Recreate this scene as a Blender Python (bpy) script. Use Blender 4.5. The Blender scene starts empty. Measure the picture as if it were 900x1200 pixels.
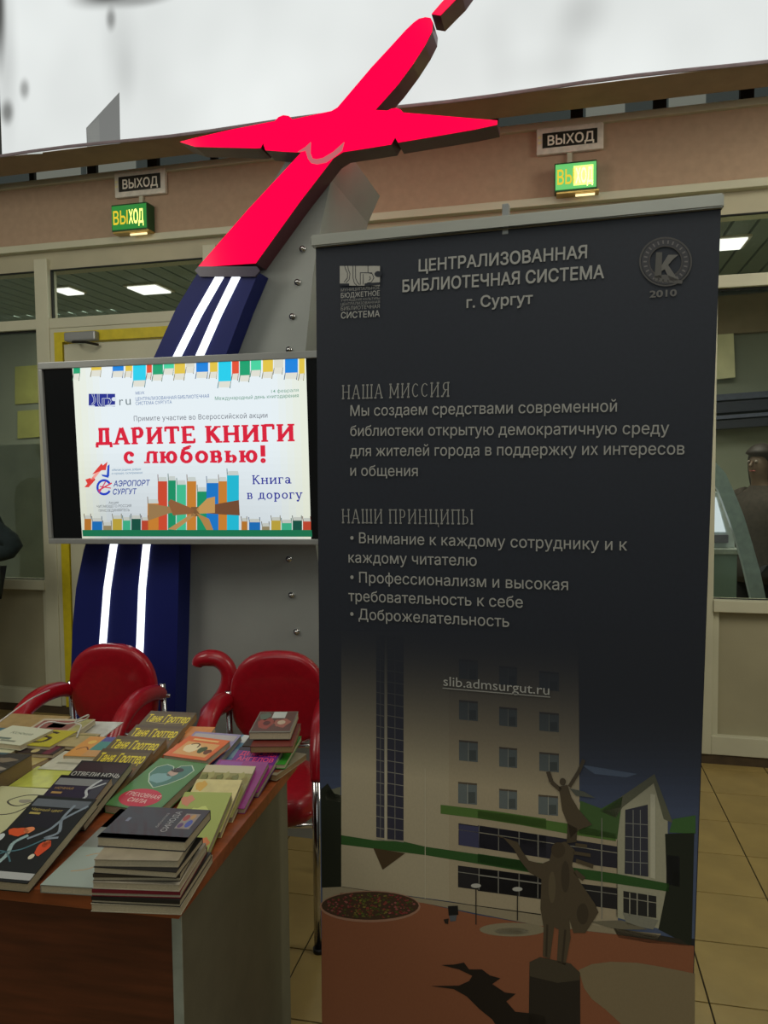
import bpy, bmesh, math, random
from mathutils import Vector, Matrix
from mathutils.geometry import tessellate_polygon
random.seed(7)
SC = bpy.context.scene
COL = SC.collection
R = math.radians

# ------------------------------------------------------------------ camera, world, lights, exposure
F = 900.0; CAMZ = 1.5
cam_d = bpy.data.cameras.new('camera'); cam = bpy.data.objects.new('camera', cam_d); COL.objects.link(cam)
cam_d.sensor_width = 36.0; cam_d.sensor_fit = 'AUTO'; cam_d.lens = 36.0 * F / 1200.0
cam_d.clip_start = 0.02
CM = Matrix.Translation((0, 0, CAMZ)) @ Matrix.Rotation(R(90 - 3.2), 4, 'X') @ Matrix.Rotation(R(-0.55), 4, 'Z')
cam.matrix_world = CM
SC.camera = cam
w = bpy.data.worlds.new('hall_air'); SC.world = w; w.use_nodes = True
bg = w.node_tree.nodes['Background']; bg.inputs[0].default_value = (0.75, 0.78, 0.70, 1); bg.inputs[1].default_value = 0.13
SC.view_settings.view_transform = 'Standard'; SC.view_settings.look = 'None'
SC.view_settings.exposure = 0.0; SC.view_settings.gamma = 1.0; SC.view_settings.use_curve_mapping = False


def area(name, loc, size, power, col, aim=None, sy=None):
    l = bpy.data.lights.new(name, 'AREA'); l.energy = power; l.color = col; l.size = size
    if sy: l.shape = 'RECTANGLE'; l.size_y = sy
    o = bpy.data.objects.new(name, l); COL.objects.link(o); o.location = loc
    if aim: o.rotation_euler = (Vector(aim) - Vector(loc)).to_track_quat('-Z', 'Y').to_euler()
    return o


area('ceiling_and_fill_light', (0.3, 0.2, 4.6), 2.4, 46, (1.0, 0.95, 0.80), (0.0, 1.9, 0))
area('ceiling_and_fill_light', (-2.7, 1.5, 3.05), 1.2, 26, (1.0, 0.96, 0.84), (-1.6, 4.4, 1.7))  # added side fill, placed to brighten the wall and only graze the banner
area('ceiling_and_fill_light', (2.9, 1.6, 3.05), 1.2, 28, (1.0, 0.94, 0.80), (1.8, 4.0, 1.7))  # added fill for the wall from the right, set behind the banner's face
area('hall_front_fill', (-1.2, -3.4, 3.4), 2.6, 24, (0.93, 1.0, 0.96), (0, 3, 1.6))  # added fill from behind the camera for surfaces facing it

# ------------------------------------------------------------------ frames: pixel -> point on a plane
def ray(x, y):
    d = Vector(((x - 450) / F, -(y - 600) / F, -1.0))
    return (CM.to_3x3() @ d)


def onz(x, y, z):
    d = ray(x, y); t = (z - CAMZ) / d.z
    return Vector((0, 0, CAMZ)) + d * t


class Frame:
    """ex along, ey away from the viewer, ez up; matrix maps (a, depth, b)"""
    def __init__(self, o, ang=None, axes=None):
        self.o = Vector(o)
        if axes: self.ex, self.ez = Vector(axes[0]), Vector(axes[1])
        else: self.ex = Vector((math.cos(R(ang)), math.sin(R(ang)), 0)); self.ez = Vector((0, 0, 1))
        self.ey = self.ez.cross(self.ex).normalized()
        self.m = Matrix((( self.ex.x, self.ey.x, self.ez.x, self.o.x), (self.ex.y, self.ey.y, self.ez.y, self.o.y),
                         (self.ex.z, self.ey.z, self.ez.z, self.o.z), (0, 0, 0, 1)))
    def px(self, x, y, off=0.0):
        d = ray(x, y); c = Vector((0, 0, CAMZ)); o = self.o + self.ey * off
        p = c + d * ((o - c).dot(self.ey) / d.dot(self.ey)) - self.o
        return (p.dot(self.ex), p.dot(self.ez))
    def pt(self, a, d, b): return self.o + self.ex * a + self.ey * d + self.ez * b


WALL = Frame((-2.0747, 4.7084, 0), -13.78)
MON = Frame((-0.31, 3.05, 0), -13.78)                 # front of the grey pylon
TVF = Frame((-0.7319, 2.9433, 1.5751), axes=((0.98318, -0.18260, 0.00468), (-0.01136, -0.03556, 0.99930)))
_r = onz(845, 243, 2.0)
BAN = Frame((_r.x, _r.y, 0), -19.6)
TAB = Frame((-0.363, 1.293, 0), -11.0)

# ------------------------------------------------------------------ materials
def lin(c):
    return tuple((v / 255 / 12.92 if v / 255 <= .04045 else ((v / 255 + .055) / 1.055) ** 2.4) for v in c)


MATS = {}
def mat(name, col, rough=.6, metal=0., var=.06, scale=30., bump=.0, coat=0., srgb=True, stretch=None, spec=.5):
    if name in MATS: return MATS[name]
    m = bpy.data.materials.new(name); m.use_nodes = True; nt = m.node_tree; N = nt.nodes; L = nt.links
    b = N['Principled BSDF']; c = lin(col) if srgb else col
    tc = N.new('ShaderNodeTexCoord'); mp = N.new('ShaderNodeMapping'); nz = N.new('ShaderNodeTexNoise')
    if stretch: mp.inputs['Scale'].default_value = stretch
    nz.inputs['Scale'].default_value = scale; nz.inputs['Detail'].default_value = 4
    L.new(tc.outputs['Object'], mp.inputs[0]); L.new(mp.outputs[0], nz.inputs['Vector'])
    cr = N.new('ShaderNodeValToRGB')
    cr.color_ramp.elements[0].position = .3; cr.color_ramp.elements[1].position = .7
    cr.color_ramp.elements[0].color = tuple(max(0, v * (1 - var * 2)) for v in c) + (1,)
    cr.color_ramp.elements[1].color = tuple(min(1, v * (1 + var * 2)) for v in c) + (1,)
    L.new(nz.outputs[0], cr.inputs[0]); L.new(cr.outputs[0], b.inputs['Base Color'])
    b.inputs['Roughness'].default_value = rough; b.inputs['Metallic'].default_value = metal
    b.inputs['Coat Weight'].default_value = coat; b.inputs['Coat Roughness'].default_value = .08
    b.inputs['Specular IOR Level'].default_value = spec
    if bump:
        bp = N.new('ShaderNodeBump'); bp.inputs['Strength'].default_value = bump; bp.inputs['Distance'].default_value = .002
        L.new(nz.outputs[0], bp.inputs['Height']); L.new(bp.outputs[0], b.inputs['Normal'])
    MATS[name] = m
    return m


def emit(name, col, s):
    if name in MATS: return MATS[name]
    m = bpy.data.materials.new(name); m.use_nodes = True; b = m.node_tree.nodes['Principled BSDF']
    b.inputs['Base Color'].default_value = (.02, .02, .02, 1); b.inputs['Roughness'].default_value = .12
    b.inputs['Emission Color'].default_value = (*col, 1); b.inputs['Emission Strength'].default_value = s
    if 'red' in name: b.inputs['Base Color'].default_value = (0, 0, 0, 1); b.inputs['Specular IOR Level'].default_value = .12
    MATS[name] = m; return m


def print_mat(name, rough=.5, emis=0., fade=None, coat=0., gain=1.):
    """flat print: colour from the print's own colour attribute"""
    if name in MATS: return MATS[name]
    m = bpy.data.materials.new(name); m.use_nodes = True; nt = m.node_tree; N = nt.nodes; L = nt.links
    b = N['Principled BSDF']; at = N.new('ShaderNodeVertexColor'); at.layer_name = 'Col'
    out = at.outputs[0]
    if fade:                                           # the printed photo runs out into the printed navy ground
        z0, z1, navy = fade
        tc = N.new('ShaderNodeTexCoord'); sp = N.new('ShaderNodeSeparateXYZ'); mr = N.new('ShaderNodeMapRange')
        mr.inputs['From Min'].default_value = z0; mr.inputs['From Max'].default_value = z1
        mx = N.new('ShaderNodeMix'); mx.data_type = 'RGBA'
        pw = N.new('ShaderNodeMath'); pw.operation = 'POWER'; pw.inputs[1].default_value = 2.3; iv = N.new('ShaderNodeMath'); iv.operation = 'SUBTRACT'; iv.inputs[0].default_value = 1.0
        mr.inputs['To Min'].default_value = 1.; mr.inputs['To Max'].default_value = 0.
        L.new(tc.outputs['Object'], sp.inputs[0]); L.new(sp.outputs[2], mr.inputs['Value']); L.new(mr.outputs[0], pw.inputs[0]); L.new(pw.outputs[0], iv.inputs[1]); L.new(iv.outputs[0], mx.inputs[0])
        L.new(out, mx.inputs[6]); mx.inputs[7].default_value = (*navy, 1); out = mx.outputs[2]
    if emis:
        b.inputs['Base Color'].default_value = (.01, .01, .01, 1)
        L.new(out, b.inputs['Emission Color']); b.inputs['Emission Strength'].default_value = emis
    else:
        nz = N.new('ShaderNodeTexNoise'); nz.inputs['Scale'].default_value = 180
        mr2 = N.new('ShaderNodeMapRange'); mr2.inputs['To Min'].default_value = .92 * gain; mr2.inputs['To Max'].default_value = 1.08 * gain
        mu = N.new('ShaderNodeVectorMath'); mu.operation = 'MULTIPLY'
        L.new(nz.outputs[0], mr2.inputs['Value']); L.new(out, mu.inputs[0]); L.new(mr2.outputs[0], mu.inputs[1])
        L.new(mu.outputs[0], b.inputs['Base Color'])
    b.inputs['Roughness'].default_value = rough; b.inputs['Coat Weight'].default_value = coat
    MATS[name] = m; return m


# ------------------------------------------------------------------ mesh helpers
def link(o, parent=None, m=None):
    COL.objects.link(o)
    if parent: o.parent = parent
    if m is not None: o.data.materials.append(m)
    return o


def obj(name, bm, m, parent=None, smooth=False, mw=None):
    me = bpy.data.meshes.new(name); bmesh.ops.recalc_face_normals(bm, faces=bm.faces); bm.to_mesh(me); bm.free()
    if smooth:
        for p in me.polygons: p.use_smooth = True
    o = bpy.data.objects.new(name, me); link(o, parent, m)
    if mw is not None: o.matrix_world = mw
    return o


def tag(o, label=None, cat=None, group=None, kind=None):
    if label: o['label'] = label
    if cat: o['category'] = cat
    if group: o['group'] = group
    if kind: o['kind'] = kind
    return o


def thing(name, label, cat, mw=None, group=None):
    o = bpy.data.objects.new(name, None); COL.objects.link(o); o.empty_display_size = .1
    if mw is not None: o.matrix_world = mw
    return tag(o, label, cat, group)


def box(bm, x0, x1, y0, y1, z0, z1, bev=0.):
    r = bmesh.ops.create_cube(bm, size=1)
    vs = r['verts']
    for v in vs:
        v.co = Vector(((x0 + x1) / 2 + v.co.x * (x1 - x0), (y0 + y1) / 2 + v.co.y * (y1 - y0), (z0 + z1) / 2 + v.co.z * (z1 - z0)))
    if bev:
        es = {e for v in vs for e in v.link_edges}
        bmesh.ops.bevel(bm, geom=list(es), offset=bev, segments=2, profile=.6, affect='EDGES')
    return bm


def B(*a, bev=0.):
    return box(bmesh.new(), *a, bev=bev)


def tube(bm, pts, rad, n=10, cap=True, flat=1.0):
    """tube along points; rad a number or a list; flat squashes the cross-section sideways"""
    pts = [Vector(p) for p in pts]; k = len(pts)
    rr = rad if isinstance(rad, (list, tuple)) else [rad] * k
    rings = []; up = Vector((0, 0, 1)); prev = None
    for i, p in enumerate(pts):
        t = (pts[min(i + 1, k - 1)] - pts[max(i - 1, 0)]).normalized()
        if prev is None:
            a = t.cross(up)
            if a.length < .05: a = t.cross(Vector((1, 0, 0)))
            a.normalize()
        else:
            a = (prev - t * prev.dot(t)).normalized()
        prev = a; b = t.cross(a)
        rings.append([bm.verts.new(p + a * math.cos(2 * math.pi * j / n) * rr[i] * flat + b * math.sin(2 * math.pi * j / n) * rr[i]) for j in range(n)])
    for i in range(k - 1):
        for j in range(n):
            bm.faces.new((rings[i][j], rings[i][(j + 1) % n], rings[i + 1][(j + 1) % n], rings[i + 1][j]))
    if cap:
        bm.faces.new(rings[0]); bm.faces.new(rings[-1])
    return bm


def spline(P, n=6):
    P = [Vector(p) for p in P]; out = []
    for i in range(len(P) - 1):
        p0, p1, p2, p3 = P[max(i - 1, 0)], P[i], P[i + 1], P[min(i + 2, len(P) - 1)]
        for j in range(n):
            t = j / n
            out.append(.5 * ((2 * p1) + (p2 - p0) * t + (2 * p0 - 5 * p1 + 4 * p2 - p3) * t * t + (3 * p1 - p0 - 3 * p2 + p3) * t ** 3))
    out.append(P[-1]); return out


def extrude_outline(pts, y0, y1, bev=0.):
    """closed outline [(x, z)] in the frame plane, from depth y0 to y1"""
    bm = bmesh.new(); n = len(pts)
    f = [bm.verts.new((x, y0, z)) for x, z in pts]; b = [bm.verts.new((x, y1, z)) for x, z in pts]
    for tri in tessellate_polygon([[Vector((x, z, 0)) for x, z in pts]]):
        try:
            bm.faces.new([f[i] for i in tri]); bm.faces.new([b[i] for i in tri])
        except ValueError: pass
    for i in range(n):
        bm.faces.new((f[i], f[(i + 1) % n], b[(i + 1) % n], b[i]))
    return bm


def cyl(bm, c, r, h, axis='Z', n=16, r2=None):
    g = bmesh.ops.create_cone(bm, cap_ends=True, segments=n, radius1=r, radius2=r if r2 is None else r2, depth=h)
    M = {'Z': Matrix(), 'Y': Matrix.Rotation(R(90), 4, 'X'), 'X': Matrix.Rotation(R(90), 4, 'Y')}[axis]
    for v in g['verts']: v.co = M @ v.co + Vector(c)
    return bm


# ------------------------------------------------------------------ text and print
_tc = {}
def _in(p, poly):
    c = False; n = len(poly)
    for i in range(n):
        (x1, y1), (x2, y2) = poly[i], poly[i - 1]
        if (y1 > p[1]) != (y2 > p[1]) and p[0] < (x2 - x1) * (p[1] - y1) / (y2 - y1) + x1: c = not c
    return c


_gc = {}
def slabs(ls):
    """non-zero winding fill of closed loops, cut into trapezoids"""
    E = []
    for l in ls:
        for i in range(len(l)):
            (x1, y1), (x2, y2) = l[i - 1], l[i]
            if abs(y1 - y2) > 1e-6: E.append((x1, y1, x2, y2, 1) if y2 > y1 else (x2, y2, x1, y1, -1))
    Y = {round(v, 4) for e in E for v in (e[1], e[3])}
    for i in range(len(E)):
        a = E[i]; ax0, ax1 = min(a[0], a[2]), max(a[0], a[2])
        for j in range(i):
            b = E[j]
            if b[1] >= a[3] or a[1] >= b[3] or min(b[0], b[2]) > ax1 or max(b[0], b[2]) < ax0: continue
            m1 = (a[2] - a[0]) / (a[3] - a[1]); m2 = (b[2] - b[0]) / (b[3] - b[1])
            if abs(m1 - m2) < 1e-6: continue
            y = (b[0] - m2 * b[1] - a[0] + m1 * a[1]) / (m1 - m2)
            if max(a[1], b[1]) + 1e-4 < y < min(a[3], b[3]) - 1e-4: Y.add(round(y, 4))
    Y = sorted(Y); out = []
    for y0, y1 in zip(Y, Y[1:]):
        ym = (y0 + y1) / 2; act = []
        for x1, ya, x2, yb, w_ in E:
            if ya < ym < yb:
                m = (x2 - x1) / (yb - ya); act.append((x1 + m * (ym - ya), x1 + m * (y0 - ya), x1 + m * (y1 - ya), w_))
        act.sort(); wn = 0
        for i in range(len(act) - 1):
            wn += act[i][3]
            if wn: out.append(((act[i][1], y0), (act[i + 1][1], y0), (act[i + 1][2], y1), (act[i][2], y1)))
    return out


def text_geo(s, off=0., sp=1.):
    """letter outlines filled one by one, so that overlapping strokes of a letter stay solid"""
    k = (s, off, sp)
    if k in _tc: return _tc[k]
    c = bpy.data.curves.new('t', 'FONT'); c.body = s; c.space_character = sp
    o = bpy.data.objects.new('t', c); COL.objects.link(o)
    dg = bpy.context.evaluated_depsgraph_get(); cu = o.evaluated_get(dg).to_curve(dg)
    loops = []
    for spl in cu.splines:
        bp = spl.bezier_points; n = len(bp); L = []
        for i in range(n):
            a, b = bp[i], bp[(i + 1) % n]; p0, p1, p2, p3 = a.co, a.handle_right, b.handle_left, b.co
            straight = abs((p1 - p0).cross(p3 - p0).z) + abs((p2 - p0).cross(p3 - p0).z) < 1e-6
            m = 1 if straight else 3
            for q in range(m):
                t = q / m; v = p0 * (1 - t) ** 3 + p1 * 3 * t * (1 - t) ** 2 + p2 * 3 * t * t * (1 - t) + p3 * t ** 3
                if not L or (abs(L[-1][0] - v.x) + abs(L[-1][1] - v.y)) > 1e-4: L.append((v.x, v.y))
        if len(L) > 2: loops.append(L)
    o.to_curve_clear(); bpy.data.objects.remove(o); bpy.data.curves.remove(c)
    ar = [sum(l[i - 1][0] * l[i][1] - l[i][0] * l[i - 1][1] for i in range(len(l))) / 2 for l in loops]
    big = max(ar, key=abs); sg = 1 if big > 0 else -1
    def grow(l):
        if not off: return l
        out = []
        for i in range(len(l)):
            a, b, c_ = Vector(l[i - 1]), Vector(l[i]), Vector(l[(i + 1) % len(l)])
            t1, t2 = (b - a).normalized(), (c_ - b).normalized(); t = (t1 + t2)
            if t.length < .2: t = t1
            t.normalize(); n = Vector((t.y, -t.x)) * sg * off; out.append((b.x + n.x, b.y + n.y))
        return out
    for i, l in enumerate(loops):
        if ar[i] * sg < 0 and not any(j != i and _in(l[0], loops[j]) for j in range(len(loops))): loops[i] = l[::-1]
    loops = [grow(l) for l in loops]
    # clusters of loops that share an x range = one letter
    loops.sort(key=lambda l: min(p[0] for p in l)); cl = []
    for l in loops:
        a, b = min(p[0] for p in l), max(p[0] for p in l)
        if cl and a < cl[-1][1] - .005: cl[-1][0].append(l); cl[-1][1] = max(cl[-1][1], b)
        else: cl.append([[l], b])
    vs, fs = [], []
    for ls, _ in cl:
        key = tuple((round(p[0] - ls[0][0][0], 4), round(p[1], 4)) for l in ls for p in l)
        if key not in _gc: _gc[key] = (ls[0][0][0], slabs(ls))
        gx, quads = _gc[key]; dx = ls[0][0][0] - gx
        for q in quads:
            n = len(vs); vs += [(x + dx, y) for x, y in q]; fs.append((n, n + 1, n + 2, n + 3))
    x0 = min(v[0] for v in vs); x1 = max(v[0] for v in vs)
    _tc[k] = ([(x - x0, y) for x, y in vs], fs, x1 - x0)
    return _tc[k]


CAP = 0.729


class Print:
    def __init__(s, frame=None, step=.0003, sign=-1):
        s.v = []; s.f = []; s.c = []; s.L = 0; s.fr = frame; s.step = step; s.sign = sign
    def _y(s): return s.sign * (s.L + 1) * s.step
    def raw(s, pts, faces, col):
        n = len(s.v); y = s._y()
        s.v += [(a, y, b) for a, b in pts]
        for f in faces: s.f.append(tuple(i + n for i in f)); s.c.append(col)
    def poly(s, pts, col):
        t = tessellate_polygon([[Vector((a, b, 0)) for a, b in pts]])
        s.raw(pts, [tuple(x) for x in t], col)
    def P(s, pts, col): s.poly([s.fr.px(*p) for p in pts], lin(col))
    def line(s, A, Bp, wd, col):
        a, b = Vector(A), Vector(Bp); n = (b - a).normalized(); n = Vector((-n.y, n.x)) * wd / 2
        s.raw([tuple(a - n), tuple(b - n), tuple(b + n), tuple(a + n)], [(0, 1, 2, 3)], col)
    def PL(s, pts, wpx, col):
        q = [s.fr.px(*p) for p in pts]
        k = (Vector(s.fr.px(pts[0][0], pts[0][1] + 1)) - Vector(q[0])).length
        for i in range(len(q) - 1): s.line(q[i], q[i + 1], wpx * k, lin(col))
    def ell(s, cx, cy, rx, ry, col, n=20, a0=0, a1=360, inner=0.):
        """in pixels"""
        A = [R(a0 + (a1 - a0) * i / n) for i in range(n + 1)]
        if inner:
            o = [s.fr.px(cx + rx * math.cos(t), cy + ry * math.sin(t)) for t in A]
            i_ = [s.fr.px(cx + rx * inner * math.cos(t), cy + ry * inner * math.sin(t)) for t in A]
            s.raw(o + i_, [(i, i + 1, n + 2 + i, n + 1 + i) for i in range(n)], lin(col))
        else: s.P([(cx + rx * math.cos(t), cy + ry * math.sin(t)) for t in A[:-1]], col)
    def text(s, st, A, Bq, h, col, off=0., shear=0., sp=1.):
        """A, B baseline ends and h cap height in local units"""
        vs, fs, wd = text_geo(st, off, sp); a, b = Vector(A), Vector(Bq); d = b - a; sx = d.length / wd; e = d.normalized(); n = Vector((-e.y, e.x)); sy = h / CAP
        s.raw([tuple(a + e * (x + y * shear) * sx + n * y * sy) for x, y in vs], fs, col)
    def PT(s, st, A, Bp, hpx, col, off=0., shear=0., sp=1.):
        a = s.fr.px(*A); k = (Vector(s.fr.px(A[0], A[1] - hpx)) - Vector(a)).length
        s.text(st, a, s.fr.px(*Bp), k, lin(col), off, shear, sp)
    def slab(s, st, A, Bp, hpx, col, wt=.17, ser=.1):
        a = Vector(s.fr.px(*A)); b = Vector(s.fr.px(*Bp)); k = (Vector(s.fr.px(A[0], A[1] - hpx)) - a).length
        tot = sum(GL[c][0] for c in st); d = b - a; sx = d.length / tot; e = d.normalized(); n = Vector((-e.y, e.x)); x = 0
        T = lambda u, v, X: tuple(a + e * (u + X) * sx + n * v * k)
        ux = k / sx                                        # keep stroke widths even
        for ch in st:
            for g in GL[ch][1]:
                X = x
                if g[0] == 'l':
                    _, x0, y0, x1, y1 = g[:5]; wf = g[5] if len(g) > 5 else 1
                    s.line(T(x0, y0, X), T(x1, y1, X), wt * wf * k, lin(col))
                elif g[0] == 's':
                    hw = (wt * .5 + ser) * ux * .95; y = g[2]
                    s.raw([T(g[1] - hw, y - .045, X), T(g[1] + hw, y - .045, X), T(g[1] + hw, y + .055, X), T(g[1] - hw, y + .055, X)], [(0, 1, 2, 3)], lin(col))
                else:
                    _, cx, cy, rx, ry, a0, a1 = g; m = 14; hw = wt * .5; hx = hw * ux
                    o = []; i_ = []
                    for q in range(m + 1):
                        t = R(a0 + (a1 - a0) * q / m)
                        o.append(T(cx + (rx + hx) * math.cos(t), cy + (ry + hw * .7) * math.sin(t), X))
                        i_.append(T(cx + max(rx - hx, .01) * math.cos(t), cy + max(ry - hw * .7, .01) * math.sin(t), X))
                    s.raw(o + i_, [(q, q + 1, m + 2 + q, m + 1 + q) for q in range(m)], lin(col))
            x += GL[ch][0]
    def build(s, name, m, parent=None, mw=None):
        me = bpy.data.meshes.new(name); me.from_pydata(s.v, [], s.f)
        ca = me.color_attributes.new('Col', 'FLOAT_COLOR', 'CORNER')
        for p, c in zip(me.polygons, s.c):
            for li in p.loop_indices:
                ca.data[li].color = (*c[:3], 1)
        o = bpy.data.objects.new(name, me); link(o, parent, m)
        if mw is not None: o.matrix_world = mw
        return o


def st_(x, t=1.): return [('l', x, .02, x, t - .02), ('s', x, .04), ('s', x, t - .05)]
X_ = .7
GL = {
    ' ': (.42, []), '!': (.4, [('l', .2, .33, .2, 1.0, 1.15), ('e', .2, .09, .03, .06, 0, 360)]),
    'Д': (.98, [('l', .3, .1, .34, 1), ('l', .68, .1, .68, 1), ('l', .2, .95, .82, .95, .6), ('l', .04, .08, .92, .08, .7), ('l', .09, .1, .09, -.16, .7), ('l', .87, .1, .87, -.16, .7)]),
    'А': (.98, [('l', .17, .04, .47, 1, .7), ('l', .78, .04, .5, 1), ('l', .27, .34, .7, .34, .6), ('s', .17, .04), ('s', .78, .04)]),
    'Р': (.82, st_(.22) + [('l', .22, .95, .45, .95, .6), ('l', .22, .45, .45, .45, .6), ('e', .45, .7, .17, .25, -90, 90)]),
    'И': (1.0, st_(.22) + st_(.78) + [('l', .25, .15, .75, .85, .7)]),
    'Т': (.9, [('l', .45, .02, .45, .96), ('s', .45, .04), ('l', .1, .95, .8, .95, .6), ('l', .1, 1., .1, .72, .5), ('l', .8, 1., .8, .72, .5)]),
    'Е': (.86, st_(.22) + [('l', .22, .95, .72, .95, .6), ('l', .22, .5, .55, .5, .5), ('l', .22, .06, .74, .06, .6), ('l', .71, 1, .71, .76, .5), ('l', .74, .02, .74, .28, .5), ('l', .56, .4, .56, .6, .4)]),
    'К': (.92, st_(.22) + [('l', .26, .48, .66, .93, .7), ('l', .38, .58, .74, .06), ('s', .7, .93), ('s', .76, .04)]),
    'Н': (1.0, st_(.22) + st_(.78) + [('l', .22, .5, .78, .5, .6)]),
    'Г': (.8, st_(.22) + [('l', .22, .95, .68, .95, .6), ('l', .68, 1, .68, .7, .55)]),
    'М': (1.1, st_(.2) + st_(.9) + [('l', .2, .95, .55, .2, .8), ('l', .9, .95, .55, .2, .8)]),
    'С': (.85, [('e', .45, .5, .28, .44, 45, 315)]), 'П': (.98, st_(.22) + st_(.76) + [('l', .22, .95, .76, .95, .7)]),
    'Я': (.9, st_(.7) + [('l', .7, .95, .45, .95, .6), ('l', .7, .48, .45, .48, .6), ('e', .45, .71, .17, .24, 90, 270), ('l', .5, .48, .2, .04, 1), ('s', .18, .04)]),
    'Ш': (1.2, st_(.2) + st_(.6) + st_(1.0) + [('l', .2, .05, 1.0, .05, .6)]),
    'Ц': (1.0, st_(.22) + st_(.74) + [('l', .22, .05, .92, .05, .6), ('l', .92, .08, .92, -.2, .6)]),
    'Ы': (1.12, st_(.2) + st_(.95) + [('l', .2, .5, .4, .5, .6), ('l', .2, .05, .4, .05, .6), ('e', .42, .28, .16, .22, -90, 90)]),
    'с': (.72, [('e', .38, .35, .22, .3, 40, 320), ('e', .52, .53, .02, .04, 0, 360)]),
    'л': (.86, st_(.65, X_) + [('l', .28, .66, .62, .66, .6), ('l', .3, .66, .24, .1, .8), ('s', .2, .04)]),
    'ю': (1.08, st_(.2, X_) + [('l', .2, .35, .42, .35, .6), ('e', .68, .35, .21, .3, 0, 360)]),
    'б': (.82, [('e', .4, .33, .24, .28, 0, 360), ('l', .17, .4, .26, .82, .9), ('l', .24, .82, .6, .96, .8), ('l', .6, .96, .66, 1.04, .5)]),
    'о': (.8, [('e', .4, .35, .25, .3, 0, 360)]),
    'в': (.78, st_(.2, X_) + [('l', .2, .66, .42, .66, .5), ('l', .2, .36, .42, .36, .5), ('l', .2, .05, .42, .05, .5), ('e', .42, .51, .12, .15, -90, 90), ('e', .44, .21, .14, .16, -90, 90)]),
    'ь': (.76, st_(.2, X_) + [('l', .2, .38, .42, .38, .5), ('l', .2, .05, .42, .05, .5), ('e', .43, .22, .14, .17, -90, 90)]),
    'н': (.86, st_(.2, X_) + st_(.66, X_) + [('l', .2, .36, .66, .36, .6)]),
    'и': (.88, st_(.2, X_) + st_(.68, X_) + [('l', .22, .1, .66, .6, .7)]),
    'г': (.66, st_(.2, X_) + [('l', .2, .66, .56, .66, .6), ('l', .56, .7, .56, .46, .5)]),
    'а': (.78, [('e', .34, .2, .17, .16, 0, 360), ('l', .56, .04, .56, .5), ('e', .36, .5, .19, .15, 0, 160), ('s', .62, .04)]),
    'д': (.88, [('l', .3, .1, .34, .7), ('l', .62, .1, .62, .7), ('l', .25, .66, .7, .66, .6), ('l', .06, .06, .82, .06, .6), ('l', .1, .08, .1, -.14, .6), ('l', .78, .08, .78, -.14, .6)]),
    'р': (.84, [('l', .22, -.26, .22, .68), ('s', .22, -.26), ('s', .2, .65), ('e', .44, .35, .22, .3, 0, 360)]),
    'у': (.84, [('l', .2, .66, .44, .06, 1), ('l', .68, .66, .36, -.24, .7), ('s', .2, .65), ('s', .68, .65), ('e', .3, -.2, .06, .05, 0, 360)]),
}

# common materials
M_white = mat('cream_aluminium', (196, 194, 168), .45, 0, .03, 4)
M_band = mat('beige_plaster', (176, 150, 124), .8, 0, .03, 25, .15)
M_panel = mat('cream_panel', (158, 152, 124), .6, 0, .04, 3)
M_chrome = mat('chrome', (205, 205, 205), .12, 1., .02, 5)
M_red = mat('red_vinyl', (160, 12, 30), .33, 0, .05, 60, .05, coat=.3)
M_black = mat('black_plastic', (18, 18, 20), .35, 0, .05, 20)
M_grey = mat('grey_painted_metal', (146, 150, 146), .5, .1, .05, 2.5)
M_silver = mat('silver_aluminium', (150, 152, 150), .4, .35, .03, 8)
M_paper = mat('page_edges', (190, 178, 150), .85, 0, .10, 260, 0, stretch=(1, 1, 12))
M_paper2 = mat('browned_page_edges', (150, 122, 84), .85, 0, .12, 260, 0, stretch=(1, 1, 12))


def glass_mat(name, tint, gloss):
    m = bpy.data.materials.new(name); m.use_nodes = True; nt = m.node_tree; N = nt.nodes; L = nt.links
    N.remove(N['Principled BSDF']); tr = N.new('ShaderNodeBsdfTransparent'); tr.inputs[0].default_value = (*tint, 1)
    gl = N.new('ShaderNodeBsdfGlossy'); gl.inputs['Roughness'].default_value = .03
    gl.inputs[0].default_value = (.9, 1, .95, 1)
    fr = N.new('ShaderNodeFresnel'); fr.inputs[0].default_value = gloss; mx = N.new('ShaderNodeMixShader')
    L.new(fr.outputs[0], mx.inputs[0]); L.new(tr.outputs[0], mx.inputs[1]); L.new(gl.outputs[0], mx.inputs[2])
    L.new(mx.outputs[0], N['Material Output'].inputs[0]); return m


M_glass = glass_mat('window_glass', (.88, .90, .86), 1.45)

# ------------------------------------------------------------------ the setting
# floor: grout slab with single tiles
FL = Frame((0, 0, 0), -12.5); PT_ = .297
fb = obj('floor', B(-6, 7, -3, 12, -.12, -.004), mat('tile_grout', (44, 36, 22), .9, 0, .1, 40), mw=FL.m); tag(fb, kind='structure')
M_tile = mat('yellow_floor_tile', (156, 134, 80), .36, 0, .07, 6, .04)
g_ = .0022
tile_me = None; count = 0; rest = bmesh.new()
cells = []
for i in range(-20, 24):
    for j in range(-8, 40):
        u0 = .725 + i * PT_; v0 = 2.214 + j * PT_
        if u0 < -5.9 or u0 > 6.6 or v0 < -2.9 or v0 > 11.6: continue
        c = FL.pt(u0 + .15, v0 + .15, 0)
        vis = (c.y > 1.5 and abs(c.x) < c.y * .56 + .15 and c.y < 5.2)
        cells.append((0 if vis else 1, (c - Vector((0.3, 2.8, 0))).length, u0, v0))
cells.sort()
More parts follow.
